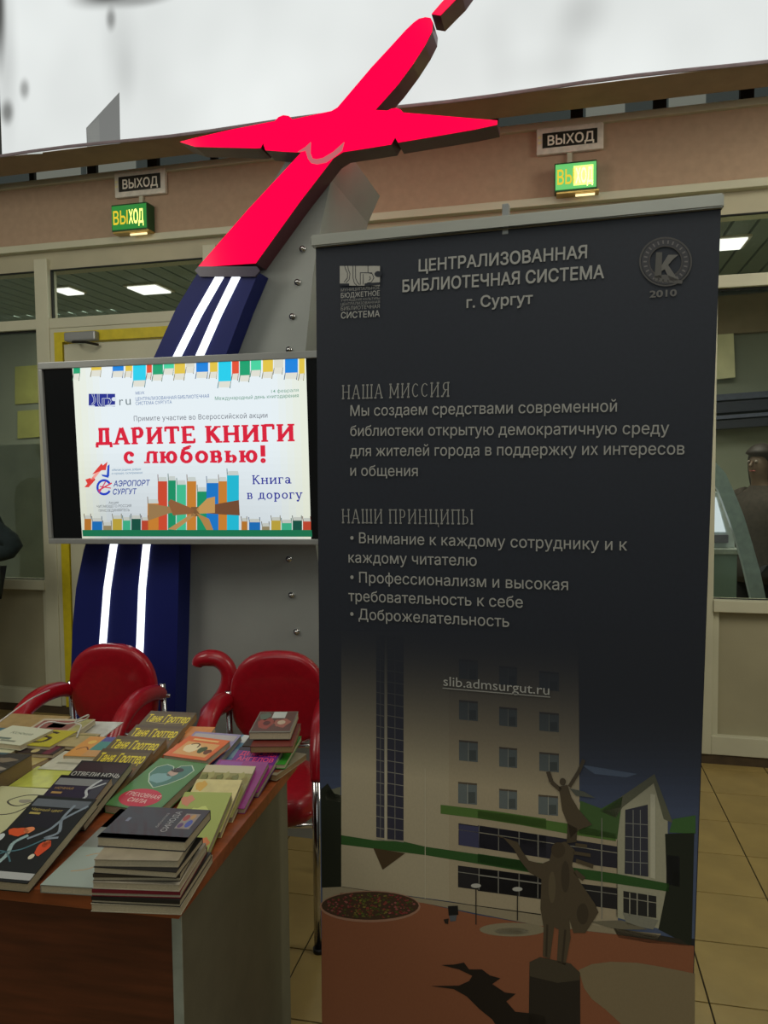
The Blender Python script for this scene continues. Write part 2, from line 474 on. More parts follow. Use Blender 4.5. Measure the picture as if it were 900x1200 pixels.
for k, (nv, _, u0, v0) in enumerate(cells):
    if k < 290:
        if tile_me is None:
            t = obj('floor_tile', B(g_, PT_ - g_, g_, PT_ - g_, -.004, 0, bev=.0012), M_tile, fb); tile_me = t.data
        else:
            t = bpy.data.objects.new('floor_tile', tile_me); link(t, fb)
        t.location = (u0, v0, random.uniform(-.0004, 0))
    else:
        box(rest, u0 + g_, u0 + PT_ - g_, v0 + g_, v0 + PT_ - g_, -.004, 0)
tag(obj('far_floor_tiles', rest, M_tile, fb), kind='stuff')

wm = WALL.m
# the beige band over the glazing with its rails
wb = obj('wall_back', B(-3.6, 6.2, 0, .16, 2.86, 3.21), M_band, mw=wm); tag(wb, kind='structure')
t1 = obj('trim_1', B(-3.6, 6.2, -.025, .18, 3.205, 3.24, bev=.004), M_white, mw=wm); tag(t1, kind='structure')
t2 = obj('trim_2', B(-3.6, 6.2, -.03, .05, 2.825, 2.865, bev=.004), M_white, mw=wm); tag(t2, kind='structure')
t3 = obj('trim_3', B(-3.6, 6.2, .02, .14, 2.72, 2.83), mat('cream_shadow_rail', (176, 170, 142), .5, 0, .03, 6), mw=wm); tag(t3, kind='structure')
tag(obj('baseboard_back', B(-3.6, 6.2, .0, .14, 0, .055), mat('brown_plinth', (70, 56, 36), .7, 0, .1, 20), mw=wm), kind='structure')
# mullions and bays
MU = [(-3.6, -3.5), (-1.62, -1.53), (-.02, .07), (1.09, 1.17), (2.4, 2.48), (3.745, 3.822), (5.3, 5.38)]
for k, (a, b) in enumerate(MU):
    mo = obj('trim_%d' % (4 + k), B(a, b, -.01, .08, .05, 2.78, bev=.004), M_white, mw=wm); tag(mo, kind='structure')
M_gasket = mat('black_gasket', (28, 30, 28), .7)
for k in range(6):
    a, b = MU[k][1], MU[k + 1][0]
    wroot = bpy.data.objects.new('window_%d' % (k + 1) if k != 2 else 'door_1', None); COL.objects.link(wroot); wroot.matrix_world = wm
    tag(wroot, kind='structure')
    # top light
    obj('transom_bar', B(a, b, -.006, .07, 2.365, 2.425, bev=.003), M_white, wroot)
    obj('top_pane', B(a, b, .03, .036, 2.425, 2.73), M_glass, wroot)
    gk = bmesh.new(); box(gk, a, b, .022, .044, 2.715, 2.73); box(gk, a, a + .008, .022, .044, 2.43, 2.73)
    obj('gasket', gk, M_gasket, wroot)
    if k == 2: door_root = (wroot, a, b); continue
    obj('pane', B(a, b, .03, .036, .83, 2.365), M_glass, wroot)
    gk = bmesh.new(); box(gk, a, b, .022, .044, 2.355, 2.366); box(gk, a, b, .022, .044, .83, .838); obj('gasket', gk, M_gasket, wroot)
    obj('window_sill', B(a, b, -.02, .08, .775, .835, bev=.004), M_white, wroot)
    obj('lower_panel', B(a, b, .03, .05, .14, .78), M_panel, wroot)
    obj('bottom_rail', B(a, b, -.008, .07, .05, .145, bev=.004), M_white, wroot)
    fr = bmesh.new(); box(fr, a, a + .03, .01, .05, .145, .775); box(fr, b - .03, b, .01, .05, .145, .775); obj('panel_bead', fr, M_white, wroot)
# door with the yellow frame
dr, a, b = door_root
M_yel = mat('yellow_door_tape', (205, 186, 30), .5, 0, .05, 20)
f = bmesh.new(); box(f, a, a + .03, .0, .07, .05, 2.365); box(f, b - .03, b, .0, .07, .05, 2.365); box(f, a + .03, b - .03, .0, .07, 2.34, 2.365)
obj('door_frame', f, M_white, dr)
f = bmesh.new(); box(f, a + .03, a + .085, -.004, .06, .05, 2.34); box(f, b - .085, b - .03, -.004, .06, .05, 2.34); box(f, a + .085, b - .085, -.004, .06, 2.28, 2.34)
tag(obj('yellow_frame', f, M_yel, dr), 'yellow marking frame round the door leaf')
a2, b2 = a + .095, b - .095
f = bmesh.new(); box(f, a2, a2 + .1, .0, .05, .06, 2.265); box(f, b2 - .1, b2, .0, .05, .06, 2.265)
box(f, a2 + .1, b2 - .1, .0, .05, 2.16, 2.265); box(f, a2 + .1, b2 - .1, .0, .05, .06, .2); box(f, a2 + .1, b2 - .1, .0, .05, .78, .88)
obj('door_leaf', f, M_white, dr)
obj('door_pane', B(a2 + .1, b2 - .1, .02, .026, .88, 2.16), M_glass, dr)
obj('door_panel', B(a2 + .1, b2 - .1, .02, .035, .2, .78), M_panel, dr)
cl = bmesh.new(); box(cl, a + .13, a + .34, -.05, -.004, 2.275, 2.33, bev=.01)
dc = obj('door_closer', cl, M_silver, dr)
obj('closer_arm', tube(bmesh.new(), [(a + .2, -.03, 2.275), (a + .22, -.09, 2.262), (a + .31, -.1, 2.255), (a + .34, -.02, 2.25)], .008, 8), mat('dark_steel', (52, 50, 46), .4, .7), dc)
obj('round_sticker', cyl(bmesh.new(), (a2 + .19, .017, 2.12), .07, .003, 'Y', 24), mat('white_sticker', (200, 202, 196), .6), dr)

# strip window above the band, seen in the gap
up = bpy.data.objects.new('window_7', None); COL.objects.link(up); up.matrix_world = wm; tag(up, kind='structure')
obj('dark_pane', B(-3.6, 6.2, .30, .32, 3.1, 5.3), emit('glow_pane', (.75, .9, .82), .045), up)  # weak glow put into the pane to lift the black gap
for u in [-3.18 + .42 * i for i in range(22)]:
    obj('mullion', B(u, u + .035 + .03 * (int(u * 10) % 2), .26, .3, 3.1, 5.3), mat('dark_mullion', (40, 38, 34), .6), up)
for u, wd in ((-.25, .36), (.16, .34), (3.2, .2), (3.62, .18), (4.2, .3)):
    obj('blind_panel', B(u, u + wd, .285, .298, 3.1, 3.5), emit('glow_blind', (.85, .9, .75), .16), up)  # brightness of the blinds put into their material as glow

# beam carrying the lit picture, and the lit picture
sb = obj('beam', B(-3.3, 7, -.5, -.30, 3.17, 3.19), mat('brown_soffit', (150, 124, 96), .8, 0, .05, 10), mw=wm)
tag(sb, kind='structure')
tag(obj('wall_upper', B(-3.3, 7, -.30, -.28, 3.17, 5.3), mat('brown_soffit', (110, 92, 70), .8), mw=wm), kind='structure')


def picture_mat():
    m = bpy.data.materials.new('backlit_picture'); m.use_nodes = True; nt = m.node_tree; N = nt.nodes; L = nt.links
    b = N['Principled BSDF']; tc = N.new('ShaderNodeTexCoord'); sp = N.new('ShaderNodeSeparateXYZ'); L.new(tc.outputs['Object'], sp.inputs[0])
    nz = N.new('ShaderNodeTexNoise'); nz.inputs['Scale'].default_value = 1.3; L.new(tc.outputs['Object'], nz.inputs['Vector'])
    mr = N.new('ShaderNodeMapRange'); mr.inputs['From Min'].default_value = .3; mr.inputs['From Max'].default_value = .7
    mr.inputs['To Min'].default_value = .70; mr.inputs['To Max'].default_value = .86; L.new(nz.outputs[0], mr.inputs['Value'])
    cur = mr.outputs[0]
    def M2(op, x, y):
        n = N.new('ShaderNodeMath'); n.operation = op
        for i, q in enumerate((x, y)):
            if hasattr(q, 'is_linked'): L.new(q, n.inputs[i])
            else: n.inputs[i].default_value = q
        return n.outputs[0]
    S_ = [(31, 106, 7, 14, .55, .6), (11, 133, 9, 17, .7, .6), (132, 24, 7, 16, .6, .5), (135, -8, 52, 19, .95, .7), (143, 60, 24, 80, .14, 0), (8, 60, 16, 120, .25, .5),
          (685, 15, 34, 40, .22, 0), (665, 60, 30, 60, .12, 0), (630, 85, 60, 30, .10, 0), (585, 62, 26, 60, .08, 0), (150, 88, 14, 40, .1, .3), (0, 5, 10, 80, .9, .8), (172, 2, 40, 9, .5, .3)]
    for x, y, rx, ry, amt, hard in S_:
        a0, b0 = WALL.px(x, y, -.5); a1, _ = WALL.px(x + rx, y, -.5); _, b1 = WALL.px(x, y - ry, -.5)
        dx = M2('DIVIDE', M2('SUBTRACT', sp.outputs[0], a0), abs(a1 - a0)); dz = M2('DIVIDE', M2('SUBTRACT', sp.outputs[2], b0), abs(b1 - b0))
        r2 = M2('SQRT', M2('ADD', M2('MULTIPLY', dx, dx), M2('MULTIPLY', dz, dz)), 0)
        q = N.new('ShaderNodeMapRange'); q.interpolation_type = 'SMOOTHERSTEP'; q.inputs['From Min'].default_value = hard * .3; q.inputs['From Max'].default_value = 1.25; q.interpolation_type = 'SMOOTHSTEP'
        q.inputs['To Min'].default_value = 1 - amt; q.inputs['To Max'].default_value = 1; L.new(r2, q.inputs['Value'])
        cur = M2('MULTIPLY', cur, q.outputs[0])
    cc = N.new('ShaderNodeCombineColor'); L.new(M2('MULTIPLY', cur, .955), cc.inputs[0]); L.new(cur, cc.inputs[1]); L.new(M2('MULTIPLY', cur, .985), cc.inputs[2])
    L.new(cc.outputs[0], b.inputs['Emission Color']); b.inputs['Emission Strength'].default_value = 1.0
    b.inputs['Base Color'].default_value = (.05, .05, .05, 1); b.inputs['Roughness'].default_value = .6
    return m


lp = thing('lit_banner', 'huge backlit blurred grey and white picture above the beige wall band', 'light box', wm)
aL, _ = WALL.px(0, 100, -.5)
obj('picture', B(aL + .01, 6.6, -.515, -.5, 3.172, 5.2), picture_mat(), lp)
wf = Frame(WALL.pt(0, -.515, 0), -13.78)
pr = Print(wf); pr.P([(101, 150), (140, 108), (141, 168), (102, 172)], (112, 114, 112))
pr.P([(102, 150), (116, 138), (117, 170), (103, 172)], (124, 126, 122)); pr.P([(32, 176), (50, 175), (50, 180), (32, 181)], (190, 196, 190))
o = pr.build('printed_shape', print_mat('lit_print', .5, 1.0), lp); o.location = (0, -.515, 0)
hem = bmesh.new(); prv = None
tube(hem, [(aL + .2 * i, -.517, 3.171 + .006 * math.sin(i * .9)) for i in range(36)], .008, 6)
tag(obj('hem', hem, mat('mauve_hem', (136, 122, 128), .7), lp), 'mauve-grey lower hem of the picture')
obj('side_post', B(aL - .05, aL + .01, -.52, -.32, 3.172, 5.2), mat('dark_post', (52, 54, 50), .5), lp)

# ------------------------------------------------------------------ the room behind the glass
M_back = mat('grey_green_wall', (140, 146, 130), .8, 0, .04, 2)
tag(obj('wall_far', B(-3.6, 6.2, 3.2, 3.3, 0, 3.1), M_back, mw=wm), kind='structure')
tag(obj('wall_left', B(-3.7, -3.6, .14, 3.3, 0, 3.1), M_back, mw=wm), kind='structure')
tag(obj('wall_right', B(6.2, 6.3, .14, 3.3, 0, 3.1), M_back, mw=wm), kind='structure')
ceil = obj('ceiling', B(-3.6, 6.2, .17, 3.3, 3.02, 3.08), mat('slatted_ceiling_base', (80, 92, 84), .7, 0, .03, 3), mw=wm); tag(ceil, kind='structure')
M_slat = mat('grey_green_ceiling_slat', (132, 150, 142), .55, 0, .03, 5)
sl_me = None
for i in range(65):
    u = -3.55 + i * .15
    if sl_me is None: s_ = obj('ceiling_slat', B(0, .13, .2, 3.2, 2.998, 3.02), M_slat, ceil); sl_me = s_.data
    else: s_ = bpy.data.objects.new('ceiling_slat', sl_me); link(s_, ceil)
    s_.location = (u, 0, 0)
M_lampl = emit('lamp_diffuser', (1, 1, .96), 1.6)
for (x, y), lab in zip(((175, 339), (80, 341), (848, 286)), ('square ceiling lamp seen through the glass left of the red aircraft', 'smaller looking square ceiling lamp seen beside the leftmost mullion', 'square ceiling lamp seen through the glass right of the roll-up banner')):
    p = onz(x, y, 2.985); lo = (WALL.m.inverted() @ p)
    if lo.y > 3.0: lo.y = 3.0 - .2
    e = thing('ceiling_lamp', lab, 'ceiling lamp', wm @ Matrix.Translation((lo.x, lo.y, 2.985)), 'ceiling lamps behind the glass')
    if x == 80: e.scale = (.62, .8, 1)
    obj('lamp_frame', B(-.15, .15, -.15, .15, 0, .013), M_white, e); obj('diffuser', B(-.125, .125, -.125, .125, -.012, 0), M_lampl, e)
area('back_room_light', WALL.pt(-1.6, 1.9, 2.9), 1.2, 30, (1, .98, .88), tuple(WALL.pt(-1.6, 2.6, 0)))  # area fill added to brighten the left end of the back room
area('back_room_light', WALL.pt(1.2, 1.7, 2.9), 1.6, 46, (1, .98, .88), tuple(WALL.pt(1.2, 1.8, 0)))
area('back_room_light', WALL.pt(3.9, .9, 2.9), 1.2, 36, (1, .97, .86), tuple(WALL.pt(4.2, .7, 0)))
FARW = Frame(WALL.pt(0, 3.19, 0), -13.78)
def far_flat(name, label, cat, pxs, col, th=.02, off=0., parts=None):
    fr = Frame(WALL.pt(0, 3.1985 - off, 0), -13.78); q = [fr.px(*p) for p in pxs]
    o = obj(name, extrude_outline(q, -th, 0), mat(name + '_paint', col, .7, 0, .06, 6), mw=fr.m); tag(o, label, cat); return o
far_flat('notice', 'yellow-green notice on the far wall behind the left glass', 'notice', [(19, 430), (46, 428), (46, 472), (19, 474)], (176, 176, 96))
far_flat('notice', 'pale blue notice below the yellow-green one behind the left glass', 'notice', [(22, 482), (48, 480), (48, 512), (22, 514)], (150, 170, 176))
far_flat('partition_screen', 'grey-green waist-high screen standing behind the left pane', 'screen', [(-60, 524), (62, 520), (62, 850), (-60, 860)], (136, 144, 134), .05, 1.9)
far_flat('pelmet', 'brown-beige horizontal pelmet on the far wall behind right glass', 'pelmet', [(830, 350), (960, 340), (960, 386), (830, 394)], (150, 134, 104), .08)
far_flat('wall_lamp', 'pale cream square lamp on the far wall right of the banner', 'lamp', [(832, 394), (858, 392), (860, 443), (832, 446)], (224, 222, 180), .06, .05)
sh = thing('shelf_rack', 'dark blue striped shelf on the far wall behind right glass', 'shelf', FARW.m)
for y0, y1, c in ((463, 470, (70, 78, 100)), (472, 484, (34, 40, 60)), (487, 491, (86, 92, 116)), (493, 502, (32, 36, 52))):
    q = [FARW.px(*p) for p in ((826, y0 + 3), (980, y0 - 8), (980, y1 - 8), (826, y1 + 3))]
    obj('shelf_board', extrude_outline(q, -.25, 0), mat('shelf_blue_%d' % y0, c, .5), sh)
# counter with a white printer-like box and curved hood, behind the right pane
CT = Frame(WALL.pt(0, .55, 0), -13.78)
c0, _ = CT.px(800, 650); c1, _ = CT.px(866, 650); _, zt = CT.px(850, 643)
ct = thing('reception_counter', 'teal-grey counter behind the glass right of the roll-up banner', 'counter', CT.m)
obj('cabinet_body', B(c0, c1 - .01, 0, .6, 0, zt - .03), mat('teal_laminate', (134, 156, 150), .6, 0, .04, 4), ct)
obj('counter_top', B(c0, c1, -.02, .62, zt - .03, zt, bev=.004), mat('pale_counter_top', (176, 184, 176), .4), ct)
q0, _ = CT.px(815, 600); q1, _ = CT.px(843, 600); q2, _ = CT.px(864, 600); _, zz = CT.px(840, 577)
pbx = thing('screen_box', 'bright white lit wedge-shaped display on the teal counter', 'display', CT.m)
obj('display_case', extrude_outline([(q0, zt + .001), (q2, zt + .001), (q2 - .005, zt + .06), (q1, zz), (q0, zz)], .05, .3), mat('white_case', (214, 224, 228), .4), pbx)
obj('lit_face', extrude_outline([(q0 + .02, zt + .09), (q2 - .05, zt + .09), (q1 - .01, zz - .03), (q0 + .02, zz - .03)], .045, .05), emit('white_display_face', (.82, .92, 1), .9), pbx)
obj('paper_tray', B(q0 + .03, q2 - .04, .02, .05, zt + .03, zt + .075), mat('mauve_tray', (120, 118, 134), .5), pbx)
HD = Frame(WALL.pt(0, .30, 0), -13.78)
ho = [HD.px(*p) for p in ((838, 541), (850, 554), (862, 580), (872, 605), (882, 638), (891, 670), (899, 708), (902, 735), (888, 735), (880, 700), (872, 665), (862, 630), (852, 602), (842, 575), (832, 560), (822, 545))]
tag(obj('curved_hood', extrude_outline(ho, 0, .06), mat('blue_grey_acrylic', (168, 186, 194), .3), mw=HD.m), 'curved blue-grey hood sweeping down in front of the standing person', 'hood')


# ------------------------------------------------------------------ people
def skin_mesh(name, joints, edges, m, parent, sub=2, root=0):
    me = bpy.data.meshes.new(name); me.from_pydata([j[0] for j in joints], edges, [])
    o = bpy.data.objects.new(name, me); link(o, parent, m)
    o.modifiers.new('skin', 'SKIN'); sv = me.skin_vertices[0].data
    for i, j in enumerate(joints):
        r = j[1]; sv[i].radius = (r, r) if not isinstance(r, tuple) else r
        sv[i].use_root = (i == root)
    s = o.modifiers.new('sub', 'SUBSURF'); s.levels = sub; s.render_levels = sub
    for mm in o.modifiers:
        if mm.type == 'SKIN': mm.use_smooth_shade = True
    return o


def person(name_label, mw, coat, hem_z, arms, trousers, hair, skinc, hair_long=False):
    r = thing('person', name_label, 'person', mw)
    ms = mat('skin_%s' % hair[0], skinc, .55); mc = mat('coat_%d' % coat[0], coat, .85, 0, .12, 40, .3); mt = mat('trousers', trousers, .85)
    mh = mat('hair_%d' % hair[0], hair, .6, 0, .2, 90)
    # body faces -Y: pelvis 0, chest 1, neck 2, head 3,4; arms; legs
    J = [((0, 0, .96), (.15, .1)), ((0, .0, 1.15), (.13, .09)), ((0, .01, 1.35), (.16, .1)), ((0, .01, 1.47), .055), ((0, -.005, 1.55), (.065, .07)), ((0, -.01, 1.63), (.078, .092)), ((0, 0, 1.71), (.06, .07))]
    E_ = [(0, 1), (1, 2), (2, 3), (3, 4), (4, 5), (5, 6)]
    for sx, (el, wr, fdir) in zip((-1, 1), arms):
        n = len(J); J += [((sx * .17, .01, 1.39), .055), (el, .042), (wr, .028)]
        E_ += [(2, n), (n, n + 1), (n + 1, n + 2)]
        w_ = Vector(wr); d = Vector(fdir).normalized(); side = d.cross(Vector((0, 0, 1)) if abs(d.z) < .8 else Vector((0, 1, 0))).normalized()
        J.append((tuple(w_ + d * .07), (.034, .014))); E_.append((n + 2, n + 3))
        for q, ln in enumerate((.06, .075, .08, .07)):
            a = w_ + d * .10 + side * (q - 1.5) * .019; m = len(J)
            J += [(tuple(a), .009), (tuple(a + d * ln * .5 + Vector((0, -.006, -.003))), .008), (tuple(a + d * ln + Vector((0, -.02, -.008))), .007)]
            E_ += [(n + 3, m), (m, m + 1), (m + 1, m + 2)]
        m = len(J); J += [(tuple(w_ + d * .04 + side * -.04), .011), (tuple(w_ + d * .085 + side * -.06), .009)]; E_ += [(n + 2, m), (m, m + 1)]
    for sx in (-1, 1):
        n = len(J); J += [((sx * .09, 0, .88), .085), ((sx * .1, -.01, .5), .055), ((sx * .1, .02, .1), .035), ((sx * .1, -.12, .045), (.035, .028))]
        E_ += [(0, n), (n, n + 1), (n + 1, n + 2), (n + 2, n + 3)]
    skin_mesh('body', J, E_, ms, r)
    # coat over torso and arms down to the wrists
    bm = bmesh.new(); n = 20; rings = []
    for z, rx, ry, cy in ((hem_z, .235, .165, 0), (.92, .225, .16, 0), (1.05, .205, .15, 0), (1.2, .205, .15, 0), (1.33, .21, .145, .005), (1.40, .185, .12, .01), (1.445, .11, .085, .01), (1.48, .075, .07, .01)):
        rings.append([bm.verts.new((rx * math.cos(2 * math.pi * q / n), cy + ry * math.sin(2 * math.pi * q / n), z)) for q in range(n)])
    for k in range(len(rings) - 1):
        for q in range(n): bm.faces.new((rings[k][q], rings[k][(q + 1) % n], rings[k + 1][(q + 1) % n], rings[k + 1][q]))
    bm.faces.new(rings[0])
    for sx, (el, wr, fdir) in zip((-1, 1), arms):
        pp = spline([(sx * .12, .01, 1.40), (sx * .19, .02, 1.375), tuple(Vector((sx * .2, .02, 1.34)).lerp(Vector(el), .5)), el, tuple(Vector(el).lerp(Vector(wr), .5)), wr], 4)
        tube(bm, pp, [.07 - .022 * q / len(pp) for q in range(len(pp))], 12)
    obj('coat', bm, mc, r, True)
    J = []; E_ = []
    J = [((0, 0, .93), (.16, .115))]
    for sx in (-1, 1):
        n = len(J); J += [((sx * .09, 0, .86), .1), ((sx * .1, -.01, .5), .075), ((sx * .1, .02, .1), .06)]; E_ += [(0, n), (n, n + 1), (n + 1, n + 2)]
    skin_mesh('trousers', J, E_, mt, r)
    for sx in (-1, 1):
        bm = bmesh.new(); bmesh.ops.create_uvsphere(bm, u_segments=14, v_segments=8, radius=1)
        for v in bm.verts: v.co = Vector((v.co.x * .05 + sx * .1, v.co.y * .135 - .06, max(v.co.z * .055 + .05, .0)))
        obj('shoe', bm, M_black, r, True)
    # hair cap
    bm = bmesh.new(); bmesh.ops.create_uvsphere(bm, u_segments=20, v_segments=14, radius=1)
    for v in list(bm.verts):
        x, y, z = v.co; f_ = 1 if (z > .25 or y > -.1) else .6
        v.co = Vector((x * .112 * f_, y * .128 * f_ + .012, 1.655 + z * (.125 if z > 0 else (.28 if hair_long and y > -.2 else .11))))
    obj('hair', bm, mh, r, True)
    # face: nose, eyes, mouth, ears
    bm = bmesh.new(); tube(bm, [(0, -.088, 1.655), (0, -.105, 1.625), (0, -.108, 1.612)], [.006, .011, .013], 8); obj('nose', bm, ms, r, True)
    for sx in (-1, 1):
        bm = bmesh.new(); bmesh.ops.create_uvsphere(bm, u_segments=10, v_segments=6, radius=.011, matrix=Matrix.Translation((sx * .03, -.086, 1.65))); obj('eye', bm, mat('eye_white', (120, 112, 104), .5), r, True)
        bm = bmesh.new(); bmesh.ops.create_uvsphere(bm, u_segments=10, v_segments=6, radius=1)
        for v in bm.verts: v.co = Vector((v.co.x * .008 + sx * .082, v.co.y * .016 + .0, v.co.z * .028 + 1.635))
        obj('ear', bm, ms, r, True)
    bm = bmesh.new(); tube(bm, [(-.022, -.084, 1.585), (0, -.092, 1.584), (.022, -.084, 1.585)], .005, 8); obj('mouth', bm, mat('lips', (150, 80, 76), .5), r, True)
    return r


# person at the left frame edge, facing left with hand to the pocket: elbow reaches back to the right
pe = onz(27, 655, 1.02); d_ = ray(24, 650); t_ = 4.25 / d_.y; elb = Vector((0, 0, CAMZ)) + d_ * t_
# local: faces -Y ; rotate so that -Y -> -X (facing left): rotation -90
rotm = Matrix.Rotation(R(-78), 4, 'Z')
el_l = Vector((.25, .30, elb.z + .05))
wo = rotm @ Vector((el_l.x, el_l.y, 0))
person('person at the left edge in a dark teal coat, elbow bent back', Matrix.Translation((elb.x - wo.x - .045, elb.y - wo.y, 0)) @ rotm,
       (20, 36, 38), .78, ((( -.24, .1, 1.1), (-.2, -.1, 1.0), (.1, -1, -.4)), (tuple(el_l), (.215, .0, 1.0), (-.1, -1, -.4))), (24, 26, 32), (38, 30, 26), (170, 130, 105))
# dark-haired person beyond the right-hand glass, facing left
hp = ray(884, 540); tt = 5.05 / hp.y; hp = Vector((0, 0, CAMZ)) + hp * tt
person('dark-haired person in brown jacket standing behind the right glass', Matrix.Translation((hp.x + .06, hp.y, hp.z - 1.66)) @ Matrix.Rotation(R(-70), 4, 'Z') if False else Matrix.Translation((hp.x + .04, hp.y, 0)) @ Matrix.Rotation(R(-62), 4, 'Z') @ Matrix.Scale((hp.z) / 1.655, 4),
       (52, 44, 36), .8, (((-.26, .06, 1.12), (-.24, -.1, .9), (0, -.2, -1)), ((.26, .06, 1.12), (.24, -.1, .9), (0, -.2, -1))), (40, 40, 44), (36, 27, 21), (96, 76, 60), True)


# ------------------------------------------------------------------ exit signs
def sign_pair(tlx, tly, brx, bry, l2, lab1, lab2, strong):
    fr = WALL
    a0, b1 = fr.px(tlx, tly); a1, b0 = fr.px(brx, bry)
    b0 = min(b0, b1 - .13)
    e = thing('exit_sign', lab1, 'sign', wm, 'unlit exit signs')
    obj('sign_plate', B(a0, a1, -.03, 0, b0, b1, bev=.008), mat('sign_plate_grey', (226, 220, 204), .5), e)
    obj('dark_field', B(a0 + .03, a1 - .03, -.033, -.028, b0 + .03, b1 - .028), mat('sign_dark', (38, 36, 26), .4), e)
    p = Print(); h = (b1 - b0) * .36; zb = (b0 + b1) / 2 - h / 2
    p.text('ВЫХОД', (a0 + .055, zb), (a1 - .045, zb), h, lin((246, 240, 222)), .025)
    p.L = 1; p.poly([(a0 + .008, zb + .01), (a0 + .024, zb + .01), (a0 + .024, zb + .022), (a0 + .008, zb + .022)], lin((240, 230, 170)))
    p.poly([(a0 + .008, zb + .036), (a0 + .024, zb + .036), (a0 + .024, zb + .048), (a0 + .008, zb + .048)], lin((240, 230, 170)))
    o = p.build('lettering', print_mat('sign_print', .5), e); o.location = (0, -.033, 0)
    c0, d1 = fr.px(*l2[0]); c1, d0 = fr.px(*l2[1])
    s = thing('lit_exit_sign', lab2, 'sign', wm, 'lit green exit signs')
    obj('hanger', B((a0 + a1) / 2 - .012, (a0 + a1) / 2 + .012, -.02, 0, d1, b0), M_white, s)
    obj('lamp_case', B(c0, c1, -.085, 0, d0 + .012, d1, bev=.006), mat('sign_case_green', (30, 80, 40), .4), s)
    obj('green_face', B(c0 + .006, c1 - .004, -.089, -.084, d0 + .022, d1 - .01), emit('green_face_%d' % strong, (.06, .62, .10), .8 if strong else .35), s)
    p = Print(); h = (d1 - d0) * .46; zb = (d0 + d1) / 2 - h * .42
    mid = (c0 + c1) / 2
    p.text('ВЫ', (c0 + .015, zb), (mid - .006, zb), h, (.80, .58, .02), .015)
    p.text('ХОД', (mid, zb), (c1 - .02, zb), h, (3.2, 3.6, .9) if strong else (1.6, 1.7, .35), .03)
    if strong:
        p.L = 0; p.poly([(mid - .01, zb - .012), (c1 - .018, zb - .012), (c1 - .018, zb + h + .012), (mid - .01, zb + h + .012)], (1.1, 1.6, .3))
    o = p.build('lit_lettering', print_mat('sign_lit_print', .5, 1.), s); o.location = (0, -.0895, 0)
    obj('lower_lip', B(c0 + .01, c1 + .01, -.09, 0, d0, d0 + .012, bev=.003), mat('brass_lip', (190, 160, 90), .35, .6), s)
    obj('lamp_tube', tube(bmesh.new(), [(mid, -.075, d0 - .008), (c1 - .01, -.075, d0 - .008)], .006, 8), emit('lamp_tube', (1, .8, .4), 1.5), s)


sign_pair(137, 205, 197, 228, ((140, 246), (182, 276)), 'grey plated exit sign on the beige band left of the aircraft', 'dim green lit exit sign above the yellow framed door', 0)
sign_pair(629, 154, 707, 175, ((650, 199), (699, 231)), 'grey plated exit sign on the band right of the aircraft', 'bright green lit exit sign above the roll-up banner', 1)

# ------------------------------------------------------------------ the aircraft monument
mo = thing('aircraft_monument', 'grey riveted pylon with dark blue trail and glowing red aircraft', 'monument', MON.m)
px = MON.px
FRY = -.10
pf = lambda pts, off=FRY: [MON.px(x, y, off) for x, y in pts]
# grey pylon, concave right edge
right = [(390, 1010), (386, 900), (379, 760), (376, 680), (370, 640), (362, 560), (357, 480), (357, 420), (361, 380), (367, 320), (376, 265), (388, 210), (404, 172)]
left = [(345, 172), (250, 330), (200, 430), (160, 540), (140, 640), (130, 760), (128, 1010)]
pts = [px(*p) for p in right + left]; pts = [(a, max(b, 0.0)) for a, b in pts]
obj('pylon', extrude_outline(pts, 0, .55), M_grey, mo)
for i, (x, y) in enumerate(((355, 292), (349, 331), (343, 371), (339, 410), (337, 450), (336, 491), (335, 532), (336, 573), (337, 614), (339, 655), (342, 697), (348, 740), (355, 784), (362, 828), (368, 872))):
    a_, b_ = px(x, y); bm = bmesh.new(); cyl(bm, (0, -.004, 0), .012, .008, 'Y', 14); 
    bmesh.ops.create_uvsphere(bm, u_segments=12, v_segments=6, radius=.0085, matrix=Matrix.Translation((0, -.01, 0)))
    if i == 0: bolt = obj('bolt', bm, M_chrome, mo, True)
    else: bm.free(); bolt = bpy.data.objects.new('bolt', bolt.data); link(bolt, mo)
    bolt.location = (a_, 0, b_)
# blue trail
bl = [(232, 319), (206, 362), (181, 417), (158, 470), (134, 540), (112, 600), (98, 645), (89, 690), (85, 735), (83, 790), (82, 860), (82, 1010)]
br = [(205, 1010), (204, 860), (206, 800), (208, 740), (209, 690), (210, 640), (217, 590), (228, 530), (244, 470), (265, 415), (285, 362), (303, 319)]
pts = pf(bl + br); pts = [(a, max(b, 0.0)) for a, b in pts]
obj('blue_trail', extrude_outline(pts, FRY, -.002), mat('navy_gloss', (20, 30, 98), .5, 0, .06, 3, 0, spec=.25), mo)
M_strip = emit('white_light_strip', (.93, .97, 1), 1.6)
s1 = [(261, 319), (233, 368), (208, 418), (183, 470), (160, 535), (144, 590), (133.5, 640), (126, 690), (121, 755), (116, 820), (112, 900), (110, 1000)]
s2 = [(280, 319), (256, 368), (234, 418), (212, 470), (195, 535), (182, 590), (172, 640), (167, 690), (164.5, 755), (161, 820), (158, 900), (156, 1000)]
for sp_, wd in ((s1, 5.0), (s2, 5.0)):
    c = pf(sp_); half = .0155 ; L_ = []; Rr = []
    for i, p in enumerate(c):
        t = (Vector(c[min(i + 1, len(c) - 1)]) - Vector(c[max(i - 1, 0)])).normalized(); n = Vector((-t.y, t.x)) * half
        L_.append((p[0] + n.x, p[1] + n.y)); Rr.append((p[0] - n.x, p[1] - n.y))
    obj('light_strip', extrude_outline([(a, max(b, .02)) for a, b in L_ + Rr[::-1]], FRY - .006, FRY), M_strip, mo)
